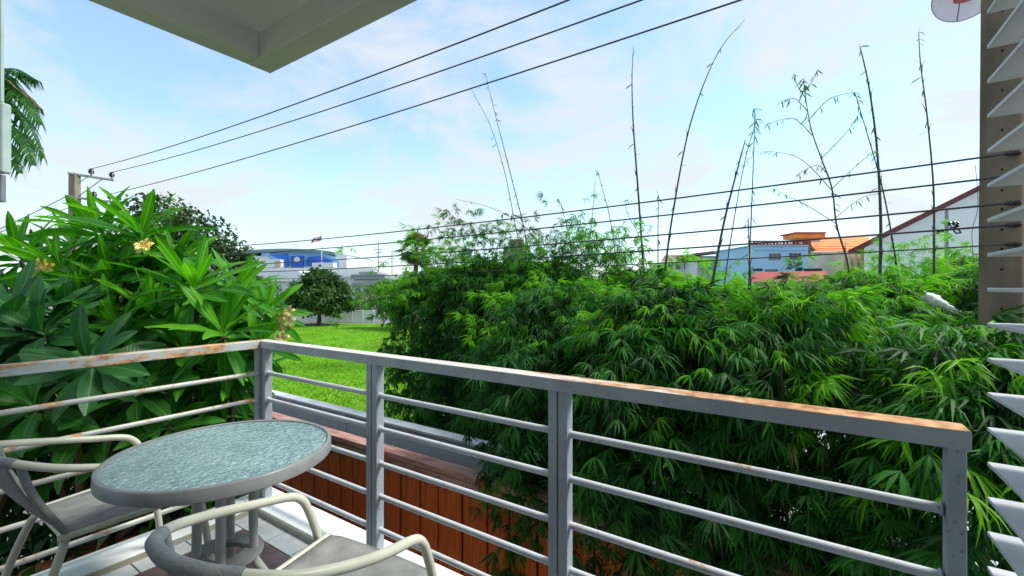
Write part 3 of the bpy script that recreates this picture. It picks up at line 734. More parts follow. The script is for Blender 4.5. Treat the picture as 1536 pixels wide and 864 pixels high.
b = MB(); b.box(fbase + Vector((.19, -.1, EYE + .85)), (.05, .06, 1.3)); b.build('rack', M['galv'], fpole)

def wire(p0, p1, sag, r, label, group, n=48):
    pts = []
    for i in range(n + 1):
        t = i / n; p = Vector(p0).lerp(Vector(p1), t); p.z -= 4 * sag * t * (1 - t); pts.append(p)
    b = MB(); b.tube(pts, r, 6); o = b.build('power_line', M['wire'], smooth=True)
    return tag(o, label, 'wire', group)
# upper wires run from the far crossarm over the bamboo and out past the near pole
def upper(p0, px, py, yb, sag, r, label):
    # passes through the point seen at (px,py) on the vertical plane world Y = yb
    d = 1.0; q = P(px, py, 1) - Vector((0, 0, EYE)); s = yb / q.y
    A = Vector((q.x * s, yb, EYE + q.z * s))
    far = Vector(p0); T = 1.55                     # extend beyond that point
    f = 1 / T
    end = far + (A - far) * T
    end.z = (A.z + 4 * sag * f * (1 - f) - far.z * (1 - f)) / f
    return wire(far, end, sag, r, label, 'overhead power lines', 64)
upper(ins[0], 858, 0, 5.15, .42, .0125, 'topmost of the three high wires crossing the sky from the distant pole crossarm')
upper(ins[1], 968, 0, 5.70, .42, .0125, 'middle of the three high wires crossing the sky from the distant pole crossarm')
upper(ins[2], 1117, 0, 5.70, .36, .0125, 'lowest and thickest of the three high wires crossing the sky')
ordn = ['highest', 'second from the top', 'middle one', 'fourth from the top', 'lowest']
for i in range(5):
    wire(near_pts[i] + Vector((-.03, 0, 0)), fl_pts[i], [.30, .26, .24, .2, .16][i], .0085 if i < 4 else .006,
         '%s of the five low wires over the bamboo' % ordn[i], 'low lines over the bamboo')
for i, (y0_, y1_, r) in enumerate(((290, 350, .014), (310, 352, .012))):
    a = fbase + Vector((-.1, 0, EYE + (433 - y0_) / FPX * 16 - 0)); a.z = P(104, y0_, 16).z; c = P(-60, [372, 368][i], 15 - i * 2)
    wire(a, c, .05, r, ['steeper thin wire dropping left from the distant pole', 'flatter thin wire dropping left from the distant pole'][i], 'thin wires left of the distant pole', 12)
for i, yy in enumerate((345, 358)):
    wire(P(-60, yy + 1, 22), fl_pts[1 + i] + Vector((-.3, 0, 0)), .05, .012, ['upper faint wire', 'lower faint wire'][i] + ' level with the shrub top at the left edge', 'faint wires at the left edge', 10)

# satellite dish
dc = P(1452, -6, 6.2)
di = empty('satellite_dish', dc, 'pinkish mesh satellite dish at the top right corner above the wires', 'satellite dish')
dn = (Vector((0, 0, EYE)) - dc).normalized()
dn = (dn + Vector((-.2, -.1, .35))).normalized()
Q = dn.to_track_quat('Z', 'Y').to_matrix()
b = MB(); prof = [(.0001, 0)] + [(.36 * t, .09 * t * t) for t in (.2, .4, .6, .8, 1)]
b.lathe(prof, (0, 0, 0), 36); b.v = [tuple(Q @ Vector(v_) + dc) for v_ in b.v]; b.build('reflector', M['dish'], di, smooth=True)
b = MB(); b.lathe([(.355, .088), (.365, .088), (.365, .098), (.355, .098)], (0, 0, 0), 36, closed=True); b.v = [tuple(Q @ Vector(v_) + dc) for v_ in b.v]; b.build('rim', M['galv'], di)
b = MB(); b.lathe([(.0001, .008), (.05, .008), (.1, .011), (.13, .014)], (0, 0, 0), 20); b.v = [tuple(Q @ Vector((v_[0] * 1.3, v_[1] * .7, v_[2] + .003)) + dc) for v_ in b.v]; b.build('printed_emblem', M['dishlogo'], di)
ft = dc + Q @ Vector((0, 0, .33)); pe = dc + Q @ Vector((-.10, -.34, .09))
b = MB(); b.tube([pe, ft], .008, 6); b.build('feed_arm', M['galv'], di)
b = MB(); b.tube([ft + Q @ Vector((0, 0, .05)), ft - Q @ Vector((0, 0, .05))], .03, 10); b.build('feed_horn', M['galv'], di)
mt = P(1506, -8, 6.35); b = MB(); b.tube([dc - Q @ Vector((0, 0, .01)), dc - Q @ Vector((0, 0, .08)), mt, Vector((mt.x, mt.y, 0))], .022, 8); b.build('mast', M['galv'], di)

# ------------------------------------------------------------------ leaf machinery
def blade(L_, W, droop=.25, fold=.25, near=True):
    """a lance shaped leaf along +Y"""
    if near:
        vs = [(0, 0, 0)]; 
        for t, w in ((.28, .85), (.62, .95)):
            z = -droop * L_ * t * t; y = L_ * t * (1 - .12 * droop * t)
            vs += [(-W / 2 * w, y, z + fold * W / 2), (0, y, z - .0), (W / 2 * w, y, z + fold * W / 2)]
        vs.append((0, L_ * (1 - .2 * droop), -droop * L_))
        fs = [(0, 2, 1), (0, 3, 2), (1, 2, 5, 4), (2, 3, 6, 5), (4, 5, 7), (5, 6, 7)]
    else:
        z = -droop * L_ * .16
        vs = [(0, 0, 0), (-W / 2, L_ * .42, z), (W / 2, L_ * .42, z), (0, L_ * (1 - .2 * droop), -droop * L_)]
        fs = [(0, 2, 1), (1, 2, 3)]
    return np.array(vs, float), fs
def rotm(az, el, roll=0):
    return np.array((Matrix.Rotation(az, 3, 'Z') @ Matrix.Rotation(el, 3, 'X') @ Matrix.Rotation(roll, 3, 'Y')))
def spray_geo(rg, near=True, lw=(.13, .20), W=.0118, fans=3):
    V = []; F = []; n = 0
    Ltw = rg.uniform(.26, .40)
    def twp(t): return np.array((.03 * math.sin(3 * t), Ltw * t, .03 * math.sin(2.5 * t) - .16 * Ltw * t * t * 2))
    for f in range(fans):
        t = [1.0, .62, .3, .8][f]; p = twp(t)
        az0 = 0 if f == 0 else (.9 if f % 2 else -.9) + rg.uniform(-.2, .2)
        if f:   # short side twig
            p = p + np.array((-math.sin(az0), math.cos(az0), -.15)) * rg.uniform(.05, .10)
        k = rg.integers(10, 15)
        for i in range(k):
            u = (i / (k - 1) - .5) * 2
            az = az0 - u * rg.uniform(1.2, 1.6) + rg.normal(0, .08)
            el = -.15 - .55 * abs(u) + rg.normal(0, .12)
            Lf = rg.uniform(*lw) * (1 - .25 * abs(u)); vs, fs = blade(Lf, W * rg.uniform(.85, 1.15) * (1 if near else 1.4), rg.uniform(.35, .8), .3, near)
            Rm = rotm(az, el + .12, rg.normal(0, .35))
            V.append(vs @ Rm.T + p); F += [tuple(a + n for a in q) for q in fs]; n += len(vs)
    if near:
        b = MB(); b.tube([twp(t) for t in (0, .35, .7, 1)], [.003, .0025, .002, .0012], 4, False)
        V.append(np.array([tuple(q) for q in b.v])); F += [tuple(a + n for a in q) for q in b.f]; n += len(b.v)
    return np.vstack(V), F
def mesh_np(name, V, F, mats, mi=None, smooth=False):
    me = bpy.data.meshes.new(name); me.from_pydata(V.tolist() if hasattr(V, 'tolist') else V, [], F)
    for m in (mats if isinstance(mats, (list, tuple)) else [mats]): me.materials.append(m)
    if mi is not None: me.polygons.foreach_set('material_index', mi)
    if smooth: me.polygons.foreach_set('use_smooth', [True] * len(me.polygons))
    me.update(); return me
def merge(name, geos, idx, mats4, m, parent, wl, kind='stuff', label=None):
    """join copies of small meshes (all with the same faces layout per variant) into one object"""
    Vs = []; FI = []; FT_ = []; n = 0
    for gi, (V, F) in enumerate(geos):
        sel = [k for k, g in enumerate(idx) if g == gi]
        if not sel: continue
        T = np.array([mats4[k] for k in sel])
        W = np.einsum('kij,vj->kvi', T[:, :3, :3], V) + T[:, None, :3, 3]
        for k in range(len(sel)):
            FI.append(n); FT_.append(gi); n += len(V)
        Vs.append(W.reshape(-1, 3))
    V = np.vstack(Vs) - np.array(wl)
    loops = []; starts = []; tot = []
    cache = {}
    for gi, (GV, F) in enumerate(geos):
        cache[gi] = (np.array([i for f in F for i in f]), np.array([len(f) for f in F]))
    for off, gi in zip(FI, FT_):
        l, c = cache[gi]; loops.append(l + off); tot.append(c)
    loops = np.concatenate(loops); tot = np.concatenate(tot); starts = np.concatenate(([0], np.cumsum(tot)[:-1]))
    me = bpy.data.meshes.new(name); me.vertices.add(len(V)); me.vertices.foreach_set('co', V.astype(np.float32).ravel())
    me.loops.add(len(loops)); me.loops.foreach_set('vertex_index', loops.astype(np.int32))
    me.polygons.add(len(tot)); me.polygons.foreach_set('loop_start', starts.astype(np.int32))
    me.update(calc_edges=True); me.validate()
    me.materials.append(m)
    o = link(name, me, parent, wl)
    tag(o, label=label, kind=kind); return o
def T4(loc, az, el, roll=0, s=1):
    m = np.eye(4); m[:3, :3] = rotm(az, el, roll) * s; m[:3, 3] = loc; return m

# ------------------------------------------------------------------ bamboo
NV = 12
G_near = [spray_geo(rng, True) for _ in range(NV)]
G_far = [spray_geo(rng, False, W=.0115) for _ in range(NV)]
ME = {k: [mesh_np('leaf_spray', V, F, M[k]) for V, F in G_near] for k in ('bamboo', 'bamboo_sunlit', 'bamboo_dark')}
def clump(cx, cy, rx, ry, zt, zl, nparts, nfill, label, lean=(0, 0), sunlit_share=.3, seed=0, top_r=.8, ntop=0, wisp=0):
    rg = np.random.default_rng(seed)
    root = empty('bamboo_clump', (cx, cy, 0), label, 'bamboo', 'bamboo clumps of the hedge')
    # culms fan out from the base and arch over
    for i in range(9):
        a = rg.uniform(0, 2 * math.pi); rr = rg.uniform(.3, .85)
        e = Vector((cx + rx * rr * math.cos(a), cy + ry * rr * math.sin(a), zt - rg.uniform(.15, .9)))
        bs = Vector((cx + .25 * math.cos(a) * rr, cy + .25 * math.sin(a) * rr, 0))
        mid = bs.lerp(e, .6); mid.z += .5
        b = MB(); b.tube(smooth_path([bs, bs.lerp(mid, .5) + Vector((0, 0, .25)), mid, e], 4), np.linspace(.017, .005, 13), 6)
        b.build('culm', M['culm'], root, smooth=True)
    # shell profile: t=0 at the top centre .. 1 at the bottom
    def surf(a, q, k):
        # q in 0..1 : 0 top, 1 bottom; superellipse shoulder
        if q < .38:
            s = q / .38; r = top_r * s ** .6; z = zt - .42 * s ** 2.2
        else:
            s = (q - .38) / .62; r = top_r + (1 - top_r) * math.sin(min(1, s * 1.6) * math.pi / 2); z = zt - .42 - (zt - .42 - zl) * s
            r *= 1 - .42 * min(1, max(0, s - .12) / .6)
        bump = 1 + .10 * math.sin(3 * a + seed) + .07 * math.sin(7 * a + 2 * seed + 5 * q) 
        r *= k * bump
        return np.array((cx + rx * r * math.cos(a) + lean[0] * (z / zt), cy + ry * r * math.sin(a) + lean[1] * (z / zt), z + .10 * math.sin(5 * a + seed) * (q < .5)))
    camv = math.atan2(-cy, -cx)
    def draw(n, kr, facing):
        o = []
        for _ in range(n):
            if facing and rg.random() < facing: a = camv + rg.normal(0, .85)
            else: a = rg.uniform(0, 2 * math.pi)
            q = rg.random() ** .85
            p = surf(a, q, rg.uniform(*kr))
            dirz = math.atan2(ry * math.sin(a), rx * math.cos(a))
            az = dirz - math.pi / 2 + rg.normal(0, .5)
            el = (.35 - .9 * q) + rg.normal(0, .25)
            s = rg.uniform(.65, 1.2)
            # start the spray a little inside so its tip reaches the shell
            p = p - np.array((-math.sin(az), math.cos(az), 0)) * .22
            o.append((p, az, el, rg.normal(0, .3), s, q))
        return o
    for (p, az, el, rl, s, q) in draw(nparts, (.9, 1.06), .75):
        kk = 'bamboo_sunlit' if rg.random() < sunlit_share * max(0, 1 - q * 2.1) * 1.6 else ('bamboo_dark' if rg.random() < .3 else 'bamboo')
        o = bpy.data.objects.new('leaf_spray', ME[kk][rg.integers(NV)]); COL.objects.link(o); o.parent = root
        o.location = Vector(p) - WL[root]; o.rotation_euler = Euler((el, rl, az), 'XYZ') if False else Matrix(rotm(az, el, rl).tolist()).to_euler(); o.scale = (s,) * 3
    for nm, m, n, kr, sd_ in (('inner_leaves', 'bamboo_dark', int(nfill * 1.0), (.35, .93), 0), ('outer_leaves', 'bamboo', int(nfill * .35), (.8, 1.08), 0), ('top_leaves', 'bamboo_sunlit', int(nfill * .3), (.3, 1.05), 1)):
        dr = draw(n, kr, .35)
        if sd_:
            # sunlight painted as yellow-green leaves standing over the top
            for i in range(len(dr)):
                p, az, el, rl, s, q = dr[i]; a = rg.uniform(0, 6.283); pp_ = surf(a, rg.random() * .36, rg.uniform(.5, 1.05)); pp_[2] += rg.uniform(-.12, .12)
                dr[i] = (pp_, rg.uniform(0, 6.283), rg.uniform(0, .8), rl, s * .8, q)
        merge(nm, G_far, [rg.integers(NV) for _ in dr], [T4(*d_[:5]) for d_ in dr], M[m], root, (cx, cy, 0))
    TT = []; G = []
    for _ in range(160):
        a = rg.uniform(0, 6.28); p = surf(a, rg.random(), rg.uniform(.85, 1.07)); TT.append(T4(p, rg.uniform(0, 6.28), rg.uniform(-1.4, -.2), rg.normal(0, .5), 1)); G.append(0)
    merge('dry_leaves', [blade(.14, .013, .5, .3, True)], G, TT, M['dryleaf'], root, (cx, cy, 0))
    return root
cl = {}
def cam_px(x, y): 
    xc = C33 * x + S33 * y; yc = -S33 * x + C33 * y; return 768 + FPX * xc / yc, yc
names = {}
specs = [
 # near row, in front, right of the red fence: cx, cy, rx, ry, top, bottom, lean
 ('n1', -2.05, 3.95, 1.0, 1.15, EYE - .20, .9, 280, 520, 'bamboo clump hanging over the right end of the red board fence', .15, 11),
 ('n2', -.95, 3.75, .95, 1.20, EYE - .20, .7, 300, 520, 'bamboo clump directly behind the middle of the long front railing', .25, 12),
 ('n3', -.05, 3.80, .95, 1.15, EYE - .22, .7, 300, 520, 'bamboo clump behind the rusty right half of the front railing', .25, 13),
 ('n4', .85, 3.45, .85, 1.10, EYE - .40, .7, 300, 420, 'bamboo clump between the railing end post and the white slats', .2, 14),
 # back row beyond the wall
 ('b1', -5.55, 6.1, 1.15, 1.25, EYE + .12, .5, 260, 1000, 'leftmost bamboo clump, bordering the lawn beside the palm', .5, 21),
 ('b2', -4.3, 5.7, 1.10, 1.25, EYE + .22, .8, 270, 900, 'tall feathery bamboo clump second from the lawn, behind the boundary wall', .45, 22),
 ('b3', -3.1, 5.6, 1.10, 1.25, EYE + .16, .9, 270, 800, 'bamboo clump in the middle of the back row under the tilted bare shoots', .4, 23),
 ('b4', -1.9, 5.9, 1.10, 1.25, EYE + .02, .9, 240, 480, 'back row bamboo clump in front of the low brown roofed houses', .7, 24),
 ('b5', -.85, 6.1, 0.98, 1.20, EYE - .20, .9, 200, 480, 'back row bamboo clump below the light blue building', .9, 25),
 ('b6', .58, 6.4, 0.95, 1.20, EYE - .05, .9, 200, 460, 'back row bamboo clump below the white gabled building', .8, 26),
 ('b7', 1.9, 7.0, 1.0, 1.20, EYE + .1, .9, 120, 400, 'rearmost bamboo clump behind the concrete pole at the right', .7, 27),
]
for (k, cx, cy, rx, ry, zt, zl, npz, nf, lab, yg, sd_) in specs:
    cl[k] = clump(cx, cy, rx, ry, zt, zl, npz, nf, lab, sunlit_share=yg, seed=sd_)

# tall bare shoots (each one drawn as its own part of the clump it grows from)
small_leaf = [blade(.10, .014, d_, .3, True) for d_ in (.2, .5)]
def shoot(par, pts, d0, d1, r0=.013, r1=.003, leaves=0, seed=0, end_leaves=0, name='shoot', lsize=1):
    rg = np.random.default_rng(seed)
    P3 = [P(x_, y_, d0 + (d1 - d0) * i / (len(pts) - 1)) for i, (x_, y_) in enumerate(pts)]
    sp_ = smooth_path(P3, 7); rr = np.linspace(r0, r1, len(sp_))
    b = MB(); b.tube(sp_, rr, 6)
    # nodes
    L0 = 0
    for i in range(2, len(sp_) - 2, 3):
        t = (sp_[i + 1] - sp_[i]).normalized(); b.tube([sp_[i] - t * .008, sp_[i], sp_[i] + t * .008], [rr[i], rr[i] * 1.35, rr[i]], 6)
    if r0 > .0055:
        for i in range(3, len(sp_) - 1, 2):
            if rg.random() < .75:
                t = (sp_[i + 1] - sp_[i]).normalized(); sd_ = Vector(rg.normal(0, 1, 3).tolist()); sd_ = (sd_ - sd_.dot(t) * t).normalized()
                q0 = sp_[i] + sd_ * rr[i] * .6; Ls_ = rg.uniform(.05, .15)
                b.tube([q0, q0 + t * Ls_ * .6 + sd_ * Ls_ * .12, q0 + t * Ls_ + sd_ * Ls_ * rg.uniform(.2, .45)], [rr[i] * .55, rr[i] * .4, .001], 4)
    o = b.build(name, M['shoot'], par, smooth=True)
    if r0 > .0075 and name == 'shoot': leaves += 8
    if leaves or end_leaves:
        G = []; TT = []
        for i in range(leaves + end_leaves):
            q = sp_[rg.integers(len(sp_) // 4, len(sp_))] if i < leaves else sp_[-1 - rg.integers(0, 4)]
            TT.append(T4(np.array(q), rg.uniform(0, 6.28), rg.uniform(-1.0, -.1), rg.normal(0, .5), rg.uniform(.7, 1.3) * lsize)); G.append(rg.integers(2))
        merge('shoot_leaves', small_leaf, G, TT, M['bamboo'], o, WL[o])
    return o
shoot(cl['b4'], [(967, 430), (958, 300), (950, 190), (948, 120), (950, 72)], 6.0, 6.0, .017, .003)
shoot(cl['b4'], [(995, 430), (1008, 330), (1035, 190), (1075, 85), (1117, 32)], 5.8, 5.6, .015, .0025)
shoot(cl['b4'], [(987, 430), (987, 350), (988, 295)], 6.2, 6.2, .009, .004)
shoot(cl['b5'], [(1064, 450), (1085, 340), (1105, 260), (1118, 212)], 5.6, 5.5, .018, .005)
shoot(cl['b5'], [(1085, 440), (1098, 350), (1118, 240), (1136, 180)], 5.9, 5.8, .008, .003, 6, 3, 3)
shoot(cl['b5'], [(1122, 490), (1124, 400), (1128, 300), (1131, 215), (1132, 165)], 5.4, 5.4, .009, .003, 16, 4, 6, lsize=1.1)
shoot(cl['b5'], [(1128, 520), (1126, 430), (1122, 330)], 5.4, 5.4, .012, .005, 4, 5)
shoot(cl['b6'], [(1320, 420), (1321, 330), (1315, 220), (1303, 130), (1290, 72)], 5.6, 5.6, .020, .005, 10, 6, 2)
shoot(cl['b6'], [(1356, 480), (1345, 400), (1325, 290), (1300, 200), (1282, 140)], 5.4, 5.5, .012, .003, 8, 7)
shoot(cl['b6'], [(1400, 500), (1401, 380), (1400, 280), (1390, 170), (1381, 100), (1378, 50)], 5.0, 5.0, .013, .003, 3, 8, 3)
shoot(cl['b3'], [(800, 420), (785, 340), (765, 260), (742, 170), (728, 112)], 6.6, 6.6, .010, .003, 26, 9, 4, lsize=.7)
shoot(cl['b3'], [(790, 420), (775, 350), (757, 260), (735, 190), (706, 135)], 6.8, 6.8, .008, .0025, 2, 10)
shoot(cl['b3'], [(830, 400), (790, 345), (740, 315), (685, 301)], 7.0, 7.0, .006, .002, 3, 11)
shoot(cl['b3'], [(926, 400), (915, 330), (905, 290), (896, 257)], 6.2, 6.2, .007, .002, 12, 12, 4, lsize=.7)
shoot(cl['b3'], [(880, 400), (888, 330), (893, 275)], 6.2, 6.2, .006, .002, 10, 13, 3, lsize=.7)
shoot(cl['b3'], [(860, 400), (850, 340), (838, 300)], 6.2, 6.2, .006, .002, 18, 14, 6, lsize=.8)
shoot(cl['b3'], [(975, 425), (960, 360), (940, 320), (942, 300)], 6.2, 6.2, .006, .002, 6, 15, 3, lsize=.7)
# the leafy young culm with angular branches
lc = [(1278, 470), (1272, 400), (1255, 340), (1248, 285), (1232, 240), (1218, 200), (1210, 160), (1205, 120)]
s0 = shoot(cl['b6'], lc, 5.2, 5.2, .012, .003, 8, 30, 10, name='shoot', lsize=1.1)
for i, pts in enumerate(([(1250, 290), (1200, 240), (1145, 228)], [(1218, 205), (1190, 180), (1150, 188)], [(1232, 240), (1270, 200), (1290, 170)], [(1215, 180), (1245, 150), (1283, 140)],
                         [(1248, 285), (1285, 250), (1312, 228)], [(1255, 338), (1210, 310), (1160, 285)], [(1212, 170), (1192, 150), (1170, 155)], [(1206, 140), (1222, 118), (1226, 106)],
                         [(1209, 150), (1195, 128), (1190, 112)], [(1252, 330), (1290, 300), (1318, 292)], [(1240, 262), (1225, 250), (1198, 262)])):
    shoot(s0, pts, 5.2, 5.1 + .05 * i, .005, .0018, 7, 40 + i, 4, name='side_branch', lsize=.9)
# wispy light sprays that stand above the back row at its left end
def wisp(par, px, py, d, n, seed, sp=.35, key='bamboo_sunlit'):
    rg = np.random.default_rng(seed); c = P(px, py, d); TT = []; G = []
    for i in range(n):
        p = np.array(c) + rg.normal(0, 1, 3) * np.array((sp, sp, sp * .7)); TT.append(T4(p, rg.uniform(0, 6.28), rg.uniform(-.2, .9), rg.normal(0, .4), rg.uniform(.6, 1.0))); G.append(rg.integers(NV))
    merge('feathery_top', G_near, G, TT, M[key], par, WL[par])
wisp(cl['b2'], 668, 392, 7.6, 34, 1, .38); wisp(cl['b2'], 700, 372, 7.5, 22, 2, .3, 'bamboo'); wisp(cl['b2'], 690, 335, 7.4, 6, 3, .10, 'bamboo'); wisp(cl['b2'], 680, 430, 7.3, 40, 9, .4)
wisp(cl['b1'], 625, 440, 8.0, 40, 10, .4); wisp(cl['b2'], 650, 365, 7.8, 10, 30, .22)
wisp(cl['b3'], 745, 385, 6.8, 26, 4, .3, 'bamboo'); wisp(cl['b3'], 800, 378, 6.6, 26, 14, .35, 'bamboo'); wisp(cl['b3'], 860, 372, 6.3, 20, 5, .28, 'bamboo'); wisp(cl['b3'], 905, 382, 6.2, 26, 6, .28); wisp(cl['b3'], 935, 405, 6.1, 24, 7, .25)
wisp(cl['b3'], 870, 330, 6.2, 4, 8, .2, 'bamboo')
wisp(cl['b3'], 850, 396, 6.4, 32, 61, .34, 'bamboo'); wisp(cl['b3'], 905, 400, 6.2, 30, 62, .28, 'bamboo'); wisp(cl['b3'], 885, 365, 6.2, 16, 63, .22); wisp(cl['b2'], 735, 396, 7.0, 26, 64, .36, 'bamboo'); wisp(cl['b3'], 800, 400, 6.6, 26, 65, .34)
wisp(cl['b2'], 672, 420, 7.4, 26, 66, .34)
shoot(cl['b2'], [(700, 420), (698, 380), (690, 335)], 7.4, 7.4, .010, .004, 4, 16)
wisp(cl['b6'], 1325, 412, 6.4, 20, 15, .22); wisp(cl['b6'], 1360, 408, 6.2, 26, 16, .32); wisp(cl['b6'], 1420, 425, 5.9, 24, 17, .3); wisp(cl['b5'], 1080, 425, 6.3, 24, 18, .35)
wisp(cl['b5'], 1180, 444, 6.3, 18, 19, .35); wisp(cl['b4'], 1010, 420, 6.3, 26, 21, .35)

rgw = np.random.default_rng(404)
for i in range(26):
    x_ = rgw.uniform(985, 1465); y_ = 430 - 10 * math.sin(x_ / 37) - (14 if x_ > 1280 else 0) + rgw.uniform(-2, 20); dd_ = rgw.uniform(5.4, 6.8)
    if 1225 < x_ < 1312: continue
    wisp(cl['b4' if x_ < 1090 else ('b5' if x_ < 1240 else 'b6')], x_, y_, dd_, int(rgw.integers(5, 11)), 500 + i, rgw.uniform(.1, .22), 'bamboo_sunlit' if rgw.random() < .7 else 'bamboo')
# white plastic scrap caught in the leaves
ws = MB(); vs = []; nn = 16
for i in range(nn + 1):
    t = i / nn; c = P(1383 + 52 * t, 443 + 26 * t ** .9, 3.4); hwid = .055 * math.sin(math.pi * min(1, .12 + .95 * t)) ** .6 * (1 - .4 * t)
    for j in range(5):
        s = (j / 4 - .5) * 2
        vs.append(c + Vector((.25, .2, 1)).normalized() * hwid * s * (1 + .15 * math.sin(9 * t + j)) - ay * (.04 * (1 - s * s)) + ay * .010 * math.sin(31 * t + 4 * j))
ws.add(vs, [(i * 5 + j, (i + 1) * 5 + j, (i + 1) * 5 + j + 1, i * 5 + j + 1) for i in range(nn) for j in range(4)])
o = ws.build('plastic_scrap', M['plastic'], smooth=True); tag(o, 'crumpled white oblong scrap of plastic caught in the bamboo leaves near the slats', 'plastic scrap')
so = o.modifiers.new('solid', 'SOLIDIFY'); so.thickness = .004

# ------------------------------------------------------------------ frangipani
def frleaf(rg, droop, wfac=.27, fold=.22, seg=8):
    vs = []; fs = []
    for i in range(seg + 1):
        t = i / seg; w = wfac * .5 * (math.sin(math.pi * min(1, t ** 1.15 * .97 + .015)) ** .75) * (1 if t > .10 else t * 8 + .1)
        z = -droop * t * t; y = t * (1 - .25 * droop * t)
        wav = .012 * math.sin(9 * t + rg.uniform(0, .3))
        vs += [(-w, y, z + fold * w + wav), (-w * .5, y, z + fold * w * .35), (0, y, z - .004), (w * .5, y, z + fold * w * .35), (w, y, z + fold * w - wav)]
    for i in range(seg):
        for j in range(4): a = i * 5 + j; fs.append((a, a + 1, a + 6, a + 5))
    return np.array(vs), fs
FL = [frleaf(rng, d_, w_) for d_, w_ in ((.06, .165), (.18, .19), (.30, .20), (.46, .205), (.70, .20))]
FLB = [frleaf(rng, d_, w_, seg=9) for d_, w_ in ((.08, .27), (.20, .30), (.34, .31), (.50, .31), (.7, .30))]
FM = {k: [mesh_np('leaf', V, F, M[k], smooth=True) for V, F in (FLB if k in ('frang_blue', 'frang_low') else FL)] for k in ('frang', 'frang_new', 'frang_blue', 'frang_low')}
def rosette(root, px, py, d, Lf, key, rg, tilt=(0, 0), n=26, as_parts=True, acc=None):
    c = P(px, py, d)
    ax_ = Vector((tilt[0] * C33 - tilt[1] * -S33 * -1 * -1, 0, 0)) if False else (ax * tilt[0] - ay * tilt[1] + Vector((0, 0, 1))).normalized()
    Qr = Vector((0, 0, 1)).rotation_difference(ax_).to_matrix()
    for i in range(n):
        t = i / (n - 1); az = i * 2.39996 + rg.normal(0, .12)
        el = R(66) * (1 - t) ** .95 + R(-28) * t + rg.normal(0, .15)
        vi = int(np.clip(round(t * 3.4 + rg.normal(0, .5)), 0, 4))
        Ls = Lf * 1.16 * (.62 + .5 * math.sin(math.pi * min(.85, t * .8 + .12))) * rg.uniform(.9, 1.08)
        Rm = Qr @ Matrix.Rotation(az, 3, 'Z') @ Matrix.Rotation(el, 3, 'X') @ Matrix.Rotation(rg.normal(0, .32), 3, 'Y')
        loc = c + Qr @ Vector((0, 0, -.10 * t)) + (Rm @ Vector((0, 1, 0))) * .015
        kk = key if t > .35 or key in ('frang_blue', 'frang_low') else 'frang_new'
        if as_parts:
            o = bpy.data.objects.new('leaf', FM[kk][vi]); COL.objects.link(o); o.parent = root
            o.location = loc - WL[root]; o.rotation_euler = Rm.to_euler(); o.scale = (Ls,) * 3
        else:
            m4 = np.eye(4); m4[:3, :3] = np.array(Rm) * Ls; m4[:3, 3] = loc; acc.append((vi, m4))
    return c, ax_
def frangipani(base, rosl, fill, key, label, seed, name='frangipani_tree'):
    rg = np.random.default_rng(seed)
    root = empty(name, base, label, 'shrub', 'frangipani shrubs beside the balcony')
    fork = base + Vector((0, 0, 1.6))
    b = MB(); b.tube(smooth_path([base, base + Vector((.05, .03, .8)), fork], 4), np.linspace(.11, .08, 9), 10); b.build('trunk', M['bark'], root, smooth=True)
    forks = [fork + Vector((.5 * math.cos(a), .5 * math.sin(a), .6)) for a in (.3, 1.9, 3.6, 5.2)]
    for f in forks:
        b = MB(); b.tube(smooth_path([fork - Vector((0, 0, .05)), fork.lerp(f, .5) + Vector((0, 0, -.06)), f], 4), np.linspace(.075, .05, 9), 8); b.build('branch', M['bark'], root, smooth=True)
    acc = []
    for i, rs in enumerate(list(rosl) + list(fill)):
        px, py, d, Lf = rs[:4]; tl = rs[4] if len(rs) > 4 else (rg.uniform(-.3, .3), rg.uniform(0, .5))
        parts = i < len(rosl)
        c, a_ = rosette(root, px, py, d, Lf, key if not (len(rs) > 5) else rs[5], rg, tl, (27 if key == 'frang' and len(rs) < 6 else 19) if parts else 22, parts, acc)
        f = min(forks, key=lambda q: (q - c).length)
        b = MB(); md = c - a_ * .35; b.tube(smooth_path([f, f.lerp(md, .55) + Vector((0, 0, -.08)), md, c - a_ * .04], 4), np.linspace(.035, .013, 13), 6)
        b.build('branch', M['bark'], root, smooth=True)
    if acc: merge('inner_leaves', FL, [a[0] for a in acc], [a[1] for a in acc], M['frang'], root, tuple(base))
    return root
A = P(250, 500, 4.1); A.z = 0
top_r = [(212, 352, 3.5, .40, (0, .1)), (150, 348, 3.6, .38, (-.5, .2)), (262, 392, 3.6, .34, (.4, .2)), (92, 405, 3.4, .36, (-.5, .4)), (292, 432, 3.1, .38, (.15, .25)), (350, 440, 3.4, .34, (.5, .2)),
         (398, 468, 3.5, .30, (.8, .3)), (235, 470, 3.2, .36, (-.2, .5)), (335, 500, 3.0, .34, (.3, .6)), (168, 425, 3.3, .36, (-.3, .4)), (385, 520, 3.25, .28, (.8, .5)),
         (28, 385, 3.6, .36, (-.2, .2)), (280, 530, 3.05, .32, (.2, .8)), (175, 490, 3.0, .34, (-.2, .8)), (340, 566, 3.2, .28, (.4, .9)), (120, 455, 3.2, .34, (-.1, .6)), (230, 415, 3.5, .36, (.1, .3))]
fillr = [(200, 440, 4.2, .38), (260, 460, 4.2, .38), (320, 480, 4.2, .36), (130, 420, 4.2, .38), (60, 400, 4.3, .38), (370, 500, 4.1, .32), (230, 520, 4.0, .36), (310, 560, 4.0, .34), (160, 520, 4.0, .36),
         (370, 560, 3.9, .28), (240, 600, 3.8, .34), (330, 620, 3.8, .32), (180, 600, 3.8, .34), (90, 520, 4.0, .36), (300, 680, 3.6, .3), (360, 640, 3.9, .28), (20, 460, 4.2, .36), (250, 380, 4.1, .34), (110, 370, 4.3, .36)]
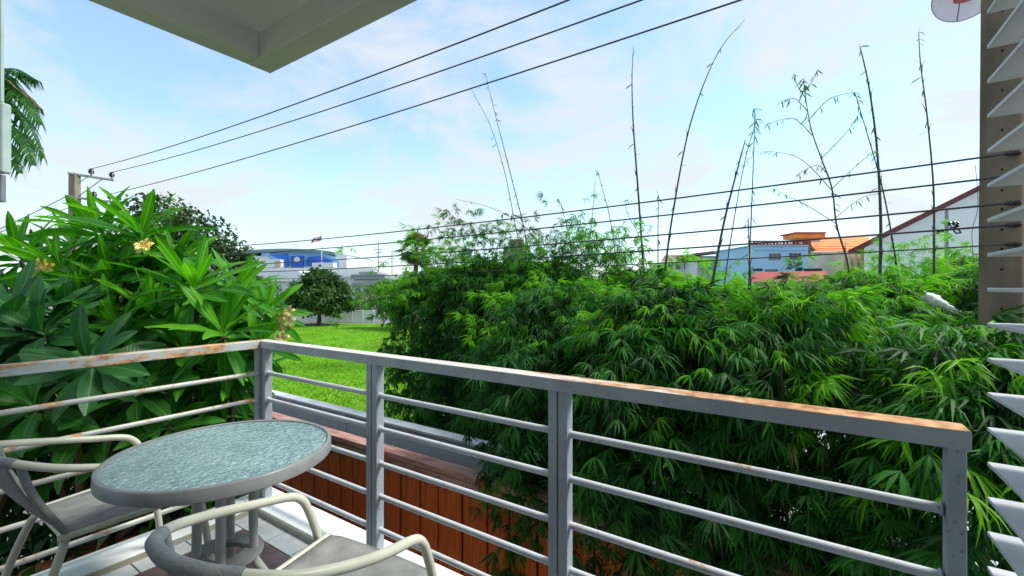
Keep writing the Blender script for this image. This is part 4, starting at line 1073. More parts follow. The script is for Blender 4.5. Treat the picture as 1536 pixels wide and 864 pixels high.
t1 = frangipani(A, top_r, fillr, 'frang', 'taller frangipani with bright green leaves and yellow blossoms behind the side railing', 3)
Bq = P(60, 500, 3.3); Bq.z = 0
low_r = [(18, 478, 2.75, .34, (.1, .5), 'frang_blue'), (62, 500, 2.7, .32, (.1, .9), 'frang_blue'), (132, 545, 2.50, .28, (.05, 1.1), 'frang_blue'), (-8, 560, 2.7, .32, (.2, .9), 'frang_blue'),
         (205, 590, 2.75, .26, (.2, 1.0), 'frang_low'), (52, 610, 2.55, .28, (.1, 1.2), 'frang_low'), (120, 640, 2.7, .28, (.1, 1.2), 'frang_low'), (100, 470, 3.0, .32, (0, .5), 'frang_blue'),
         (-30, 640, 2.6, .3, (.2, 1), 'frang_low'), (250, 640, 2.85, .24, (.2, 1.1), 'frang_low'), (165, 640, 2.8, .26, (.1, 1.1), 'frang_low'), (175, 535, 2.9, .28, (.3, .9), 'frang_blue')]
fill2 = [(40, 560, 3.3, .32), (110, 600, 3.3, .32), (0, 620, 3.2, .32), (180, 640, 3.3, .3), (60, 690, 3.1, .3), (230, 700, 3.3, .28), (-40, 500, 3.3, .32), (-40, 700, 3, .3), (290, 690, 3.3, .26)]
t2 = frangipani(Bq, low_r, fill2, 'frang', 'lower frangipani with broad bluish leaves pressing against the side railing at the left', 5)
def blossom(par, px, py, d, n, m, seed, sp=.05):
    rg = np.random.default_rng(seed); c = P(px, py, d)
    for q in range(n):
        o_ = c + Vector(rg.normal(0, sp, 3).tolist()); nrm = (-ay + Vector(rg.normal(0, .5, 3).tolist())).normalized(); Qf = nrm.to_track_quat('Z', 'Y').to_matrix()
        b = MB()
        for k in range(5):
            a = 2 * math.pi * k / 5; Rk = Matrix.Rotation(a, 3, 'Z')
            vs = [Vector((0, 0, -.01)), Vector((-.012, .020, .004)), Vector((.013, .020, .006)), Vector((-.012, .042, .004)), Vector((.016, .040, .010)), Vector((.003, .054, -.004))]
            b.add([o_ + Qf @ (Rk @ v_) for v_ in vs], [(0, 2, 1), (1, 2, 4, 3), (3, 4, 5)])
        b.build('blossom', m, par)
blossom(t1, 216, 371, 3.1, 4, M['petal'], 1, .024); blossom(t1, 66, 402, 3.1, 3, M['petal'], 2, .022); blossom(t1, 430, 483, 3.3, 6, M['petal_dry'], 3, .035); blossom(t1, 420, 500, 3.3, 3, M['petal_dry'], 4, .03)
# leafy undergrowth below, small leaved
def bush(name, c, r, n, ls, m, label, cat, seed, group=None, mats2=None, kind=None, trunk=True, asp=2.6):
    rg = np.random.default_rng(seed); root = empty(name, (c.x, c.y, 0), label, cat, group)
    TT = []; G = []
    lf = [blade(ls, ls / asp, d_, .2, False) for d_ in (.2, .5)]
    nb = 14; bl_ = [(Vector(c) + Vector((rg.normal(0, .45) * r[0], rg.normal(0, .45) * r[1], rg.normal(0, .4) * r[2])), rg.uniform(.35, .6)) for _ in range(nb)]
    for i in range(n):
        q, s = bl_[rg.integers(nb)]; d_ = rg.normal(0, 1, 3); d_ /= np.linalg.norm(d_); rad = rg.uniform(.6, 1.05) * s
        p = np.array(q) + d_ * rad * np.array(r)
        if p[2] < .05: continue
        TT.append(T4(p, math.atan2(d_[1], d_[0]) - 1.57 + rg.normal(0, .7), rg.normal(-.2, .5), rg.normal(0, .5), rg.uniform(.7, 1.2))); G.append(rg.integers(2))
    merge('foliage', lf, G, TT, m, root, (c.x, c.y, 0))
    if trunk:
        for i in range(5):
            e = bl_[i][0]; b = MB(); b.tube(smooth_path([Vector((c.x + .05 * i, c.y, 0)), Vector((c.x, c.y, 0)).lerp(e, .5) + Vector((0, 0, .1)), e], 3), np.linspace(.03 * max(r) + .01, .008, 7), 6); b.build('stem', M['bark'], root, smooth=True)
    return root
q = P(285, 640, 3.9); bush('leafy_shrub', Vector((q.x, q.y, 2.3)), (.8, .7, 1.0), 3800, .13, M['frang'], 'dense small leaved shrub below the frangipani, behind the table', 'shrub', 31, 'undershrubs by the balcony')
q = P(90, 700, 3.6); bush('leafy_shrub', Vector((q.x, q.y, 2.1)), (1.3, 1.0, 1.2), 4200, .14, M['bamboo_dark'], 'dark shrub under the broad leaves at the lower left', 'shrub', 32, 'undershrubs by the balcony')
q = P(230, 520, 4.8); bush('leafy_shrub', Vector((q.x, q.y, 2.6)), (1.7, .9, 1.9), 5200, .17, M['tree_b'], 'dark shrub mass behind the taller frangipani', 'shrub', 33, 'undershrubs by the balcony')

# ------------------------------------------------------------------ trees farther off
def leafcrown(blobs, n, ls, rg, flat=1.0):
    lf = [blade(ls, ls / 1.9, d_, .2, False) for d_ in (.1, .4)]
    TT = []; G = []
    w = np.array([b_[1] ** 2 for b_ in blobs]); w = w / w.sum(); ch = rg.choice(len(blobs), n, p=w)
    for k in ch:
        q, s = blobs[k]; d_ = rg.normal(0, 1, 3); d_ /= np.linalg.norm(d_)
        p = np.array(q) + d_ * s * rg.uniform(.55, 1.08) * np.array((1, 1, flat))
        TT.append(T4(p, rg.uniform(0, 6.28), rg.normal(-.1, .6), rg.normal(0, .6), rg.uniform(.7, 1.3))); G.append(rg.integers(2))
    return lf, G, TT
def tree(name, base, blobs, n, ls, m, label, seed, group=None, tr=.15, cat='tree', flat=.85):
    rg = np.random.default_rng(seed); root = empty(name, base, label, cat, group)
    lf, G, TT = leafcrown(blobs, n, ls, rg, flat); merge('crown', lf, G, TT, m, root, tuple(base))
    cen = sum((b_[0] for b_ in blobs), Vector()) / len(blobs)
    fork = Vector((base.x + (cen.x - base.x) * .3, base.y + (cen.y - base.y) * .3, base.z + (cen.z - base.z) * .42))
    b = MB(); b.tube(smooth_path([base, base.lerp(fork, .5) + Vector((tr * .4, 0, 0)), fork], 4), np.linspace(tr, tr * .7, 9), 8); b.build('trunk', M['bark'], root, smooth=True)
    for q, s in blobs[:9]:
        b = MB(); b.tube(smooth_path([fork, fork.lerp(q, .5) + Vector((0, 0, -.1 * s)), q], 3), np.linspace(tr * .5, tr * .12, 7), 6); b.build('limb', M['bark'], root, smooth=True)
    return root
def blobs_px(items): return [(P(x_, y_, d_), r_) for (x_, y_, d_, r_) in items]
# dark tree behind the frangipani
it = [(215, 335, 14, .9), (250, 325, 14.5, .8), (285, 345, 14, .8), (320, 358, 14.5, .75), (345, 380, 14, .6), (300, 390, 14, .9), (240, 380, 14, 1), (360, 402, 14, .45), (262, 345, 13.6, .6), (195, 360, 14, .8), (330, 400, 14, .8), (230, 300, 14, .25), (205, 293, 14, .12), (372, 388, 14, .22), (160, 400, 14, .8), (300, 450, 14, 1.0), (355, 440, 14, .7), (375, 420, 14, .35), (230, 440, 14, 1.1)]
bs = P(290, 430, 14.5); bs.z = 0
t3 = tree('shade_tree', bs, blobs_px(it), 7000, .18, M['tree_b'], 'dark twiggy tree whose crown slopes down behind the frangipani', 41, tr=.16)
rg = np.random.default_rng(77)
for i in range(60):   # thin twigs that stick out of the top
    u = rg.random(); x_ = 200 + 185 * u; y_ = 300 + 100 * u ** 1.3 + rg.uniform(-2, 10)
    a = P(x_, y_ + 22, 14); e = P(x_ + rg.uniform(-10, 14), y_ - rg.uniform(0, 16), 14)
    b = MB(); b.tube([a, a.lerp(e, .5) + Vector((.02, 0, .04)), e], [.018, .012, .005], 5); o = b.build('twig', M['bark'], t3)
    lf = [blade(.14, .07, .3, .2, False)]; TT = [T4(np.array(a.lerp(e, rg.uniform(.4, 1))), rg.uniform(0, 6.28), rg.uniform(-.8, .5), 0, rg.uniform(.6, 1)) for _ in range(8)]
    merge('twig_leaves', lf, [0] * 8, TT, M['tree_b'], o, WL[o])
# round tree on the lawn
it = [(480, 425, 50, 2.0), (455, 440, 50, 1.8), (505, 440, 50, 1.8), (440, 455, 50, 1.2), (520, 455, 50, 1.1), (480, 450, 48.5, 2.2), (465, 420, 50, 1.2), (496, 422, 50, 1.3), (472, 409, 50, .6), (430, 463, 50, .8), (525, 462, 50, .7), (460, 465, 49, 1.1), (500, 465, 49, 1.2), (484, 416, 51, 1.1), (445, 432, 51, .9), (512, 432, 51, 1)]
bs = P(478, 487, 50); bs.z = 0
tree('lawn_tree', bs, [(q_, r_ * .84) for q_, r_ in blobs_px(it)], 9500, .40, M['tree_a'], 'round crowned dark green tree standing alone at the far end of the lawn', 42, tr=.25)
b = MB(); b.add([(bs.x + 2.6 * math.cos(a) * (1 + .2 * math.sin(3 * a)), bs.y + 1.6 * math.sin(a), .012) for a in np.linspace(0, 6.283, 25)[:-1]], [tuple(range(24))]); b.build('bare_earth', M['soil'], kind='structure')
# bushes at the right end of the lawn, far trees
for i, (x_, y_, d_, r_, m_, lb) in enumerate(((590, 432, 46, (2.2, 1.6, 1.5), 'tree_c', 'yellow green bush right of the grey shophouse, above the lawn'), (596, 462, 44, (2.2, 1.5, 1.6), 'tree_b', 'dark bush under the yellow green one at the right end of the lawn'),
                              (395, 455, 58, (2.4, 1.6, 1.6), 'tree_a', 'olive bush showing between the frangipani and the round lawn tree'))):
    q = P(x_, y_, d_); bush('far_bush', Vector((q.x, q.y, q.z)), r_, 1500, .38, M[m_], lb, 'bush', 50 + i, 'bushes beyond the lawn', asp=1.8)
rg = np.random.default_rng(5)
q = P(1350, 398, 30)
q = P(1438, 398, 24); bush('small_tree', Vector((q.x, q.y, q.z)), (1.0, .7, .45), 1400, .17, M['tree_b'], 'small dark flat topped tree in front of the white gable wall', 'tree', 61, asp=1.8)
q = P(1440, 425, 20); bush('small_tree', Vector((q.x, q.y, q.z)), (1.2, .8, .7), 1400, .17, M['tree_b'], 'dark rounded tree just over the bamboo near the concrete pole', 'tree', 62, asp=1.8)

# row of distant trees on the horizon so that no bare ground shows
ft_ = MB()
rgt = np.random.default_rng(9)
root_idx = 0
def far_row(x0, x1, d, h, n, label, seed, m='tree_a'):
    rg = np.random.default_rng(seed); bl_ = []
    for i in range(n):
        xx = x0 + (x1 - x0) * (i + .5) / n; q = P(xx, 433, d + rg.uniform(-4, 4)); q.z = h * rg.uniform(.35, .75); bl_.append((q, h * rg.uniform(.3, .45)))
    lf, G, TT = leafcrown(bl_, 420 * n, h * .09, rg); o = merge('tree_belt', lf, G, TT, M[m], None, tuple(P((x0 + x1) / 2, 433, d)))
    return tag(o, label, 'trees', kind='stuff')
far_row(-80, 420, 75, 6.0, 26, 'belt of dark trees closing the view behind the frangipani at the left', 71)
far_row(500, 760, 62, 4.6, 14, 'belt of far trees behind the lawn at the left end of the bamboo', 72)
far_row(760, 1560, 34, 3.9, 36, 'belt of trees behind the bamboo in front of the houses', 73)

# sugar palm with fan leaves
pb = P(618, 420, 24); pb.z = 0
sp_ = empty('sugar_palm', pb, 'dark sugar palm with drooping fan leaves against the sky left of the bamboo', 'palm')
pc2 = P(624, 378, 24); b = MB(); b.tube([pb, pb.lerp(pc2, .5) + Vector((.1, 0, 0)), pc2], [.15, .13, .12], 8); b.build('trunk', M['bark'], sp_, smooth=True)
rg = np.random.default_rng(12)
for i in range(30):
    a = rg.uniform(0, 6.28); el = rg.uniform(-1.1, 1.2); Ls = rg.uniform(.45, .8); dv = Vector((math.cos(a) * math.cos(el), math.sin(a) * math.cos(el), math.sin(el)))
    Ls *= 1.35; hub = pc2 + dv * Ls * .75 + Vector((0, 0, .1)); b = MB(); b.tube([pc2, hub], .02, 4)
    Qh = dv.to_track_quat('Y', 'Z').to_matrix()
    for k in range(13):
        u = (k / 12 - .5) * 3.6; v1 = Qh @ Vector((math.sin(u), math.cos(u), -.25)) * .62 * rg.uniform(.85, 1.1) + Vector((0, 0, -.08)); w = Qh @ Vector((math.cos(u), -math.sin(u), 0)) * .06
        b.add([hub, hub + v1 * .6 - w, hub + v1 * .6 + w, hub + v1], [(0, 2, 1), (1, 2, 3)])
    b.build('fan_leaf', M['palm'] if rg.random() > .15 else M['palm_dry'], sp_)
# feather palm at the left edge
pb = P(-75, 300, 7.5); pb.z = 0
fp = empty('feather_palm', pb, 'feather palm with drooping fronds hanging into view at the left edge below the roof', 'palm')
crown = P(-60, 195, 7.5); b = MB(); b.tube(smooth_path([pb, pb.lerp(crown, .5) + Vector((.08, 0, 0)), crown], 5), np.linspace(.13, .09, 11), 10); b.build('trunk', M['bark'], fp, smooth=True)
def frond(pts, nl, Ll, dr, seed, m='palm', droop=.9):
    rg = np.random.default_rng(seed); P3 = [P(x_, y_, d_) for x_, y_, d_ in pts]; sp2 = smooth_path(P3, 10); b = MB(); b.tube(sp2, np.linspace(.016, .004, len(sp2)), 5)
    nl = int(nl * 1.5)
    for k in range(nl):
        t = .12 + .88 * k / nl; i = min(int(t * (len(sp2) - 1)), len(sp2) - 2); p = sp2[i].lerp(sp2[i + 1], t * (len(sp2) - 1) - i); tg = (sp2[i + 1] - sp2[i]).normalized()
        side = tg.cross(Vector((0, 0, 1)));
        if side.length < .1: side = ax.copy()
        side.normalize()
        for s in (-1, 1):
            Lk = Ll * math.sin(math.pi * min(1, .25 + .68 * t)) * rg.uniform(.85, 1.1)
            v1 = (tg * .55 + side * s * rg.uniform(.5, .9) + Vector((0, 0, -droop * rg.uniform(.6, 1.1)))).normalized() * Lk; mid = p + v1 * .5 + Vector((0, 0, .04)); e = p + v1 + Vector((0, 0, -.06)); w = tg * .026
            b.add([p - w * .5, p + w * .5, mid - w, mid + w, e], [(0, 1, 3, 2), (2, 3, 4)])
    b.build('frond', M[m], fp)
frond([(-60, 190, 7.5), (-20, 120, 7.3), (20, 105, 7.1), (57, 124, 7.0)], 34, .42, 0, 1)
frond([(-60, 195, 7.5), (-15, 130, 7.2), (30, 140, 7.0), (62, 190, 6.9)], 40, .5, 0, 2)
frond([(-60, 195, 7.5), (-10, 150, 7.4), (35, 175, 7.3), (66, 240, 7.3)], 40, .5, 0, 3)
frond([(-60, 198, 7.5), (-10, 185, 7.0), (30, 200, 6.8), (50, 250, 6.7)], 40, .48, 0, 4)
frond([(-60, 200, 7.5), (-15, 200, 7.2), (15, 220, 7.1), (30, 262, 7.0)], 36, .45, 0, 5)
frond([(-60, 195, 7.5), (-10, 120, 7.6), (25, 130, 7.6), (60, 165, 7.6)], 36, .42, 0, 6, 'palm_dry')
frond([(-60, 195, 7.5), (-90, 120, 7.5), (-140, 110, 7.5), (-180, 170, 7.5)], 36, .5, 0, 7)
frond([(-60, 195, 7.5), (-110, 160, 7.0), (-150, 180, 6.8), (-170, 240, 6.7)], 36, .5, 0, 8)

# ------------------------------------------------------------------ buildings
def cbox(px0, py0, px1, py1, d, depth, name, m, par, bevel=0, dz=0):
    """box whose front face spans the given pixels at distance d, facing the balcony"""
    a = P(px0, py0, d); c = P(px1, py1, d); w = abs((px1 - px0) / FPX * d); h_ = abs(a.z - c.z)
    ctr = (a + c) / 2 + ay * (depth / 2); b = MB(); b.box(ctr, (w, depth, h_), rz=YAW); return b.build(name, m, par, bevel=bevel)
def window(px0, py0, px1, py1, d, par, fr=.07, bars=1, mf='winframe'):
    o = cbox(px0, py0, px1, py1, d - .04, .08, 'window', M[mf], par)
    w = (px1 - px0) / FPX * d; f = fr / w * (px1 - px0)
    n = bars + 1
    for k in range(n):
        a = px0 + (px1 - px0) * k / n + f * .6; c = px0 + (px1 - px0) * (k + 1) / n - f * .6
        cbox(a, py0 + f, c, py1 - f, d - .06, .03, 'pane', M['win'], o)
    return o
def gz(px, d): p = P(px, 433, d); p.z = 0; return p
def ypx(z, d): return 433 - (z - EYE) / d * FPX
# stadium
D = 150
st = empty('sports_hall', gz(440, D), 'distant blue and white sports hall with a round emblem on its facade', 'building')
cbox(330, 386, 520, ypx(0, D), D, 40, 'wall', M['whitefar'], st)
cbox(392, 380, 404, 386, D - .8, .8, 'sky_panel', M['stadsky'], st)
b = MB(); n = 16; vs = []
for i in range(n + 1):
    t = i / n; x_ = 352 + (502 - 352) * t; y_ = 380.5 - 5.5 * math.sin(math.pi * t) ** .6; a = P(x_, y_, D - 1.5)
    vs += [a, a + Vector((0, 0, -1.0)), a + ay * 42, a + ay * 42 + Vector((0, 0, -1.0))]
fs = []
for i in range(n):
    a = 4 * i; fs += [(a, a + 1, a + 5, a + 4), (a, a + 4, a + 6, a + 2), (a + 1, a + 3, a + 7, a + 5)]
fs += [(0, 2, 3, 1), (4 * n, 4 * n + 1, 4 * n + 3, 4 * n + 2)]
b.add(vs, fs); b.build('roof', M['teal'], st)
def cpoly(pts, d, th, name, m, par, ex=None):
    f = [P(q_[0], q_[1], q_[2] if len(q_) > 2 else d) for q_ in pts]; bk = [p + (ex if ex is not None else ay * th) for p in f]; n = len(f); b = MB()
    b.add(f + bk, [tuple(range(n)), tuple(range(n, 2 * n))[::-1]] + [(i, i + n, (i + 1) % n + n, (i + 1) % n) for i in range(n)]); return b.build(name, m, par)
cpoly([(404, 382), (428, 380), (455, 379), (480, 381), (500, 386), (508, 394), (508, 401), (404, 401)], D - .4, .6, 'sky_panel', M['stadsky'], st)
cpoly([(405, 384), (430, 382), (428, 402), (424, 402), (422, 392)], D - .9, .45, 'blue_panel', M['stadblue'], st)
cpoly([(426, 384), (430, 384), (432, 402), (424, 402)], D - 1.4, .45, 'blue_panel', M['stadblue'], st)
cpoly([(436, 386), (454.5, 386), (454.5, 403), (436, 403)], D - 1.1, .6, 'emblem_panel', M['stadblue'], st)
cpoly([(459, 392), (463, 387), (480, 386), (492, 390), (500, 396), (459, 401)], D - .9, .45, 'blue_panel', M['stadblue'], st)
ec = P(445.3, 391.5, D - 1.25)
b = MB(); b.lathe([(.0001, -.06), (.95, -.06), (.95, .06), (.0001, .06)], (0, 0, 0), 24, 'Y'); b.v = [tuple(Matrix.Rotation(YAW, 3, 'Z') @ Vector(v_) + ec) for v_ in b.v]; b.build('emblem_disc', M['whitefar'], st)
b = MB(); b.lathe([(.62, -.12), (.72, -.12), (.72, -.04), (.62, -.04)], (0, 0, 0), 20, 'Y', closed=True); b.box((0, -.09, .18), (.36, .1, .5)); b.box((0, -.09, -.3), (.8, .1, .22)); b.v = [tuple(Matrix.Rotation(YAW, 3, 'Z') @ Vector(v_) + ec) for v_ in b.v]; b.build('emblem_mark', M['yellow'], st)
cbox(388, 391, 420, 403, D - 4, 3, 'annex', M['whitefar'], st); cbox(412, 393, 421, 402, D - 4.4, .3, 'annex_panel', M['creamwall'], st)
cbox(468, 396, 500, 403, D - 4, 3, 'annex', M['whitefar'], st)
cbox(478, 399, 483, 401.5, D - 4.3, .2, 'opening', M['dark'], st)
# long white sheds
D = 95
sh = empty('white_shed', gz(480, D), 'long low white shed stretching behind the round lawn tree', 'building')
cbox(372, 404, 560, 419, D, 10, 'roof_sheet', M['whitefar'], sh); cbox(374, 419.5, 556, ypx(0, D), D + 1.2, 9, 'wall', M['farbuild'], sh)
for k in range(14):
    x_ = 378 + k * 13; cbox(x_, 404.5, x_ + 1, 418.8, D - .12, .1, 'roof_seam', M['farbuild'], sh)
D = 80
sh = empty('white_shed', gz(430, D), 'nearer white shed with a pitched roof left of the round lawn tree', 'building')
cpoly([(386, 424), (395, 410), (445, 407), (470, 424)], D, 9, 'roof', M['whitefar'], sh); cbox(388, 424.4, 468, ypx(0, D), D + .6, 8, 'wall', M['farbuild'], sh)
D = 66
gb = empty('grey_shophouse', gz(548, D), 'grey shophouse with dark openings right of the round lawn tree', 'building')
cbox(528, 421, 575, ypx(0, D), D, 8, 'wall', M['farbuild'], gb)
cbox(526, 413.5, 577, 420.5, D - .8, 9, 'roof', M['greyfar'], gb); cbox(538, 409.5, 566, 413.2, D - .2, 6, 'parapet', M['greyfar'], gb)
cbox(527, 426, 575, 431, D - .7, .68, 'awning', M['greyfar'], gb)
for (a, c, y0_, y1_) in ((531, 541, 435, 443), (545, 553, 435, 443), (556, 568, 436, 444), (531, 538, 452, 465), (541, 548, 452, 465), (549, 562, 450, 462), (564, 572, 452, 466)):
    window(a, y0_, c, y1_, D, gb, fr=.12)
cbox(534, 446, 541, 458, D - 1.2, .3, 'sign', M['redroof'], gb)
# white wall at the far edge of the lawn
D = 53
fw = empty('lawn_wall', gz(450, D), 'low white wall with posts along the far edge of the lawn', 'wall')
cbox(330, 470, 590, ypx(0, D), D, .15, 'wall', M['whitefar'], fw)
for x_ in range(334, 592, 16): cbox(x_, 467.5, x_ + 2.2, ypx(0, D), D - .08, .3, 'post', M['farbuild'], fw)
cbox(330, 467.8, 590, 469.8, D - .02, .2, 'coping', M['farbuild'], fw)
# flag pole
D = 130
fg = empty('flag_pole', gz(482.5, D), 'flagpole with a tricolour flag drooping beside the blue sports hall', 'flagpole')
a = P(482.5, 353, D); b = MB(); b.tube([gz(482.5, D), a], [.14, .08], 8); b.build('pole', M['farbuild'], fg)
for i, (t0, t1, m) in enumerate(((0, 1 / 6, 'flagred'), (1 / 6, 1 / 3, 'flagwhite'), (1 / 3, 2 / 3, 'flagblue'), (2 / 3, 5 / 6, 'flagwhite'), (5 / 6, 1, 'flagred'))):
    vs = []; n = 8
    for k in range(n + 1):
        u = k / n; xx = 482 - 16 * u; yt = 354 + 8.5 * u + 1.0 * math.sin(u * 6); hh_ = 7.0 - 1.5 * u
        for t in (t0, t1): p = P(xx, yt + hh_ * t, D) + ay * (.5 * math.sin(u * 8)); vs.append(p)
    b = MB(); b.add(vs, [(2 * k, 2 * k + 2, 2 * k + 3, 2 * k + 1) for k in range(n)]); o = b.build('flag_stripe', M[m], fg); so = o.modifiers.new('solid', 'SOLIDIFY'); so.thickness = .03
# masts
for (x_, y0_, D, lb) in ((567.5, 364, 70, 'thin distant mast with a crossbar left of the sugar palm, the taller one'), (588, 378, 90, 'short distant mast between the taller mast and the sugar palm')):
    ms_ = empty('distant_mast', gz(x_, D), lb, 'mast', 'masts on the horizon'); a = P(x_, y0_, D); b = MB(); b.tube([gz(x_, D), a], [.14, .05], 6); b.build('pole', M['galv'], ms_)
    for k, dy in enumerate((12, 17)):
        q0 = P(x_ - 6 + 2 * k, y0_ + dy, D); q1 = P(x_ + 5, y0_ + dy, D); b = MB(); b.tube([q0, q1], .06, 5); b.build('crossbar', M['galv'], ms_)
# pinkish block far off
D = 120
pk = empty('pink_block', gz(768, D), 'far pinkish apartment block peeking over the bamboo in the middle', 'building')
cbox(755, 372, 790, ypx(0, D), D, 12, 'wall', mat('pink_grey_wall', (.36, .24, .27), .8), pk); cbox(764, 361, 786, 371.8, D + 1, 9, 'upper_floor', mat('pink_grey_upper', (.34, .20, .24), .8), pk)
for x_ in (759, 766, 773, 780): window(x_, 377, x_ + 4, 381, D, pk, fr=.15, bars=0)
# yellow-orange roof in the gap
D = 26
yr = empty('orange_roofed_hut', gz(664, D), 'small hut with an orange roof glimpsed through the feathery bamboo', 'building')
cpoly([(640, 428), (650, 408), (690, 406), (702, 428)], D, 3, 'roof', M['orange'], yr); cbox(644, 428.5, 698, ypx(0, D), D + .3, 2.6, 'wall', M['bark'], yr)

# low brown roofed houses right of centre
D = 52
lh = empty('brown_roofed_house', gz(1020, D), 'low house with a brown sheet roof and pale wall, left of the light blue building', 'building')
cpoly([(993, 394, D), (998, 385, D + 3), (1048, 383, D + 3), (1048, 392, D)], D, .3, 'roof', M['brownroof'], lh); cbox(996, 394.5, 1047, ypx(0, D), D + .6, 6, 'wall', M['farbuild'], lh)
for x_ in (1002, 1014, 1026, 1038): window(x_, 398, x_ + 7, 406, D + .6, lh, bars=1)
D = 48
lh = empty('brown_roofed_house', gz(1085, D), 'longer house with a dark stepped roof and open clerestory, next to the light blue building', 'building')
cpoly([(1044, 381.5), (1125, 372), (1125, 375.5), (1044, 385)], D, 6, 'upper_roof', M['brownroof'], lh); cbox(1046, 386, 1125, ypx(0, D), D + 1, 6, 'wall', M['farbuild'], lh)
cpoly([(1046, 393), (1050, 387.5), (1125, 384.5), (1125, 392)], D - .2, 1.0, 'lower_roof', M['greyfar'], lh)
for k in range(8): cbox(1094 + k * 4, 376.5, 1095.4 + k * 4, 384, D + .4, .2, 'clerestory_post', M['greyfar'], lh)
cpoly([(1050, 405), (1066, 391), (1124, 394), (1124, 407)], D - 1, .6, 'green_awning', mat('faded_green_sheet', (.22, .34, .28), .8), lh)
# light blue building
D = 40
bb = empty('light_blue_building', gz(1183, D), 'light blue two storey building with a reddish balustrade on its flat roof', 'building')
cbox(1127, 371, 1212, ypx(0, D), D, 7, 'wall', M['blue'], bb)
cbox(1125.5, 369.6, 1213.5, 370.8, D - .15, 7.3, 'roof_edge', mat('pale_blue_trim', (.45, .62, .82), .8), bb)
cbox(1125, 362.8, 1213, 364.6, D - .1, .3, 'balustrade_rail', M['redroof'], bb); cbox(1125, 368.2, 1213, 369.5, D - .1, .3, 'balustrade_base', M['redroof'], bb)
for k in range(18): cbox(1126 + k * 5, 364.8, 1128.2 + k * 5, 368, D - .08, .2, 'baluster', M['redroof'] if k % 3 else M['capwhite'], bb)
cbox(1124.5, 363, 1127, ypx(0, D), D - .2, .3, 'corner_pilaster', M['capwhite'], bb)
window(1154, 381.5, 1171.5, 392, D, bb, bars=2); window(1184, 381, 1202, 391.5, D, bb, bars=2)
cbox(1132, 376.2, 1210, 377.4, D - .08, .06, 'band', mat('band_blue', (.36, .60, .84), .8), bb)
for (x0_, x1_) in ((1148, 1167), (1210, 1211)): cbox(x0_, 406, x1_, 409, D - .05, .04, 'vent', M['win'], bb)
D = 33
rr_ = empty('red_roofed_shed', gz(1185, D), 'low shed with a dull red sheet roof in front of the light blue building', 'building')
cpoly([(1128, 424, D - .2), (1131, 410.5, D + 2.5), (1239, 408.5, D + 2.5), (1241, 424, D - .2)], D, .2, 'roof', M['redroof'], rr_); cbox(1131, 424.5, 1238, ypx(0, D), D + .3, 2.6, 'wall', M['creamwall'], rr_)
for (a, c) in ((1134, 1144), (1199, 1204), (1212, 1221), (1225, 1233)): cbox(a, 404.8, c, 408.5, D + .5, .5, 'rooftop_unit', M['dark'], rr_)
# orange roofed building
D = 44
ob = empty('orange_roofed_building', gz(1250, D), 'cream building with bright orange hipped roof right of the light blue one', 'building')
cpoly([(1211, 362, D + 3), (1236, 357, D + 4), (1272, 357, D + 4), (1304, 357, D + 4), (1298, 379, D - .4), (1226, 379, D - .4)], D, .3, 'roof', M['orange'], ob)
for k in range(6): cpoly([(1226 - 2 * k + 1.0, 378 - 3.4 * k), (1298, 378 - 3.4 * k), (1298, 378.8 - 3.4 * k), (1226 - 2 * k + 1, 378.8 - 3.4 * k)], D - .52 + .72 * k, .07, 'tile_course', M['orange'], ob)
cbox(1195, 352, 1238, 358.5, D - .5, 2.2, 'ridge_house', M['orange'], ob); cbox(1193.5, 350, 1239.5, 351.8, D - .7, 2.6, 'ridge_cap', M['redroof'], ob); cbox(1196, 358.8, 1230, 378, D + 2.4, 1, 'back_wall', M['greyfar'], ob)
cbox(1211, 363, 1217, 386, D - .3, .6, 'side_wall', mat('dull_maroon_wall', (.18, .09, .10), .8), ob)
cbox(1218, 380, 1302, ypx(0, D), D + .6, 6, 'wall', M['creamwall'], ob); cbox(1217, 380, 1262, 412, D + .3, .28, 'upper_wall', M['farbuild'], ob)
window(1222, 382, 1233, 392, D + .3, ob); window(1250, 405, 1256, 414, D + .3, ob, bars=0); window(1238, 383, 1246, 392, D + .3, ob, bars=0)
# white gabled building
D = 36
wg = empty('white_gabled_building', gz(1400, D), 'big white gable wall with a maroon verge rising to the right behind the slats', 'building')
ys = lambda x_: 376 - (x_ - 1276) * (101 / 204.0)
cpoly([(1296, ys(1296) + 3), (1560, ys(1560) + 3), (1700, 190), (1900, 300), (1900, ypx(0, D)), (1296, ypx(0, D))], D, 9, 'gable_wall', M['gable'], wg, ax * 9 + ay * 6)
cpoly([(1272, ys(1272) - .5), (1560, ys(1560) - .5), (1700, 184), (1700, 188), (1560, ys(1560) + 3), (1272, ys(1272) + 3)], D - .6, 10, 'roof_verge', M['verge'], wg, ax * 10 + ay * 6.6)
window(1472, 288, 1492, 303, D, wg, bars=1); window(1475, 353, 1492, 371, D, wg, bars=1); window(1403, 393, 1416, 412, D, wg, bars=0)
cbox(1262, 382, 1296, ypx(0, D), D + 1.5, 6, 'side_wing', M['creamwall'], wg)
for x_ in (1264, 1274, 1284, 1294): cbox(x_ - 1.5, 379, x_ + 1.5, ypx(0, D), D + .7, .7, 'column', mat('column_cream', (.70, .62, .44), .8) if x_ == 1264 else bpy.data.materials['column_cream'], wg)
for x_ in (1267, 1277, 1287): window(x_ + .3, 382, x_ + 5, 400, D + 1.5, wg, bars=0); 
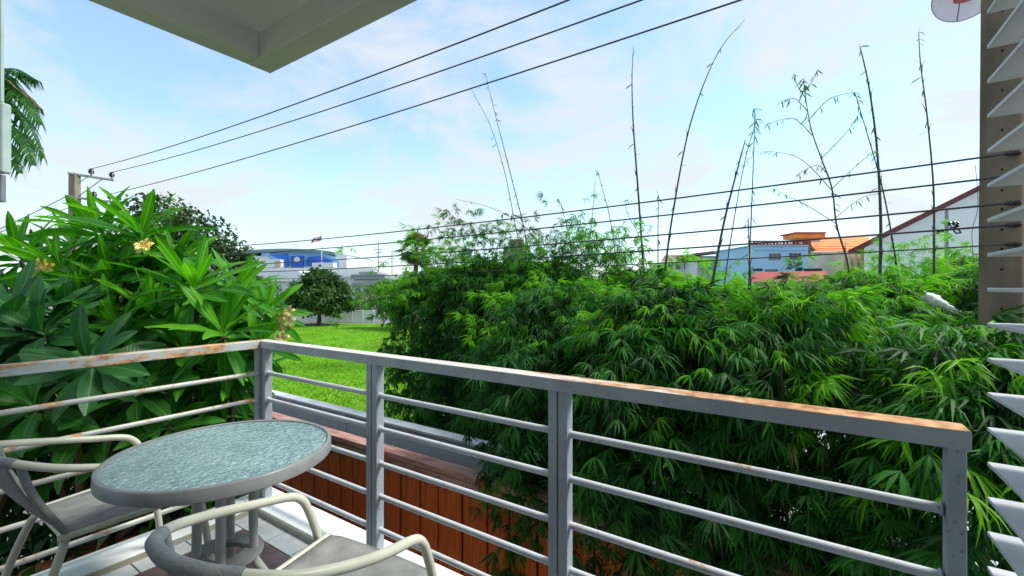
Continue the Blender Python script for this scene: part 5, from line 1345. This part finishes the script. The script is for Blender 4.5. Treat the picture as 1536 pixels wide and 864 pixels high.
for x_ in (1267, 1277): window(x_ + .3, 408, x_ + 5, 424, D + 1.5, wg, bars=0)
# pole with transformer in front of the gable
D = 22
tp = empty('small_utility_pole', gz(1420, D), 'thin grey pole with a cluster of black fittings in front of the white gable wall', 'utility pole')
a = P(1420, 317, D); b = MB(); b.tube([gz(1420, D), a], [.11, .07], 8); b.build('shaft', M['galv'], tp, smooth=True)
b = MB(); b.tube([P(1405, 352, D), P(1437, 341, D)], .06, 6); b.build('crossarm', M['dark'], tp)
for (x_, y_) in ((1408, 350), (1425, 338), (1431, 337), (1436, 338)):
    b = MB(); b.lathe([(.03, -.1), (.1, -.05), (.06, 0), (.1, .05), (.03, .12)], P(x_, y_, D - .1), 8); b.build('insulator', M['porcelain'], tp, smooth=True)
for (p0, p1) in (((1426, 342), (1434, 352)), ((1432, 341), (1441, 350)), ((1434, 352), (1442, 351))):
    b = MB(); b.tube([P(*p0, D - .1), P(*p1, D - .1)], .035, 6); b.build('cutout_fuse', M['dark'], tp)
# drooping loose cable beside the slats
b = MB(); b.tube(smooth_path([P(1463, 250, 5), P(1467, 310, 5), P(1458, 350, 5), P(1460, 400, 5), P(1455, 460, 5)], 6), .003, 5); o = b.build('loose_cable', M['wire']); tag(o, 'hair thin loose cable dangling just left of the concrete pole', 'cable')

# grass blades on the near part of the lawn: short tufts nobody could count
rg = np.random.default_rng(99); n = 26000
tuft = [(np.array([(-.03, 0, 0), (.03, 0, 0), (.01, .02, .07)]), [(0, 1, 2)])]
TT = []
dd = 9 + 42 * rg.random(n) ** 1.5; xx = rg.uniform(-.62, -.15, n) * dd
for i in range(n):
    p = cw(xx[i], dd[i], .004)
    if p.y < 4.3: continue
    TT.append(T4(np.array(p), rg.uniform(0, 6.28), rg.normal(0, .35), 0, rg.uniform(.6, 1.4)))
o = merge('grass', tuft, [0] * len(TT), TT, leafmat('grass_blade', (.07, .20, .010), (.16, .38, .015), .8, .3, scale=.5, spec=.1), None, (-10, 20, 0))
o['category'] = 'grass'; o['label'] = 'short bright green grass tufts of the mown lawn'
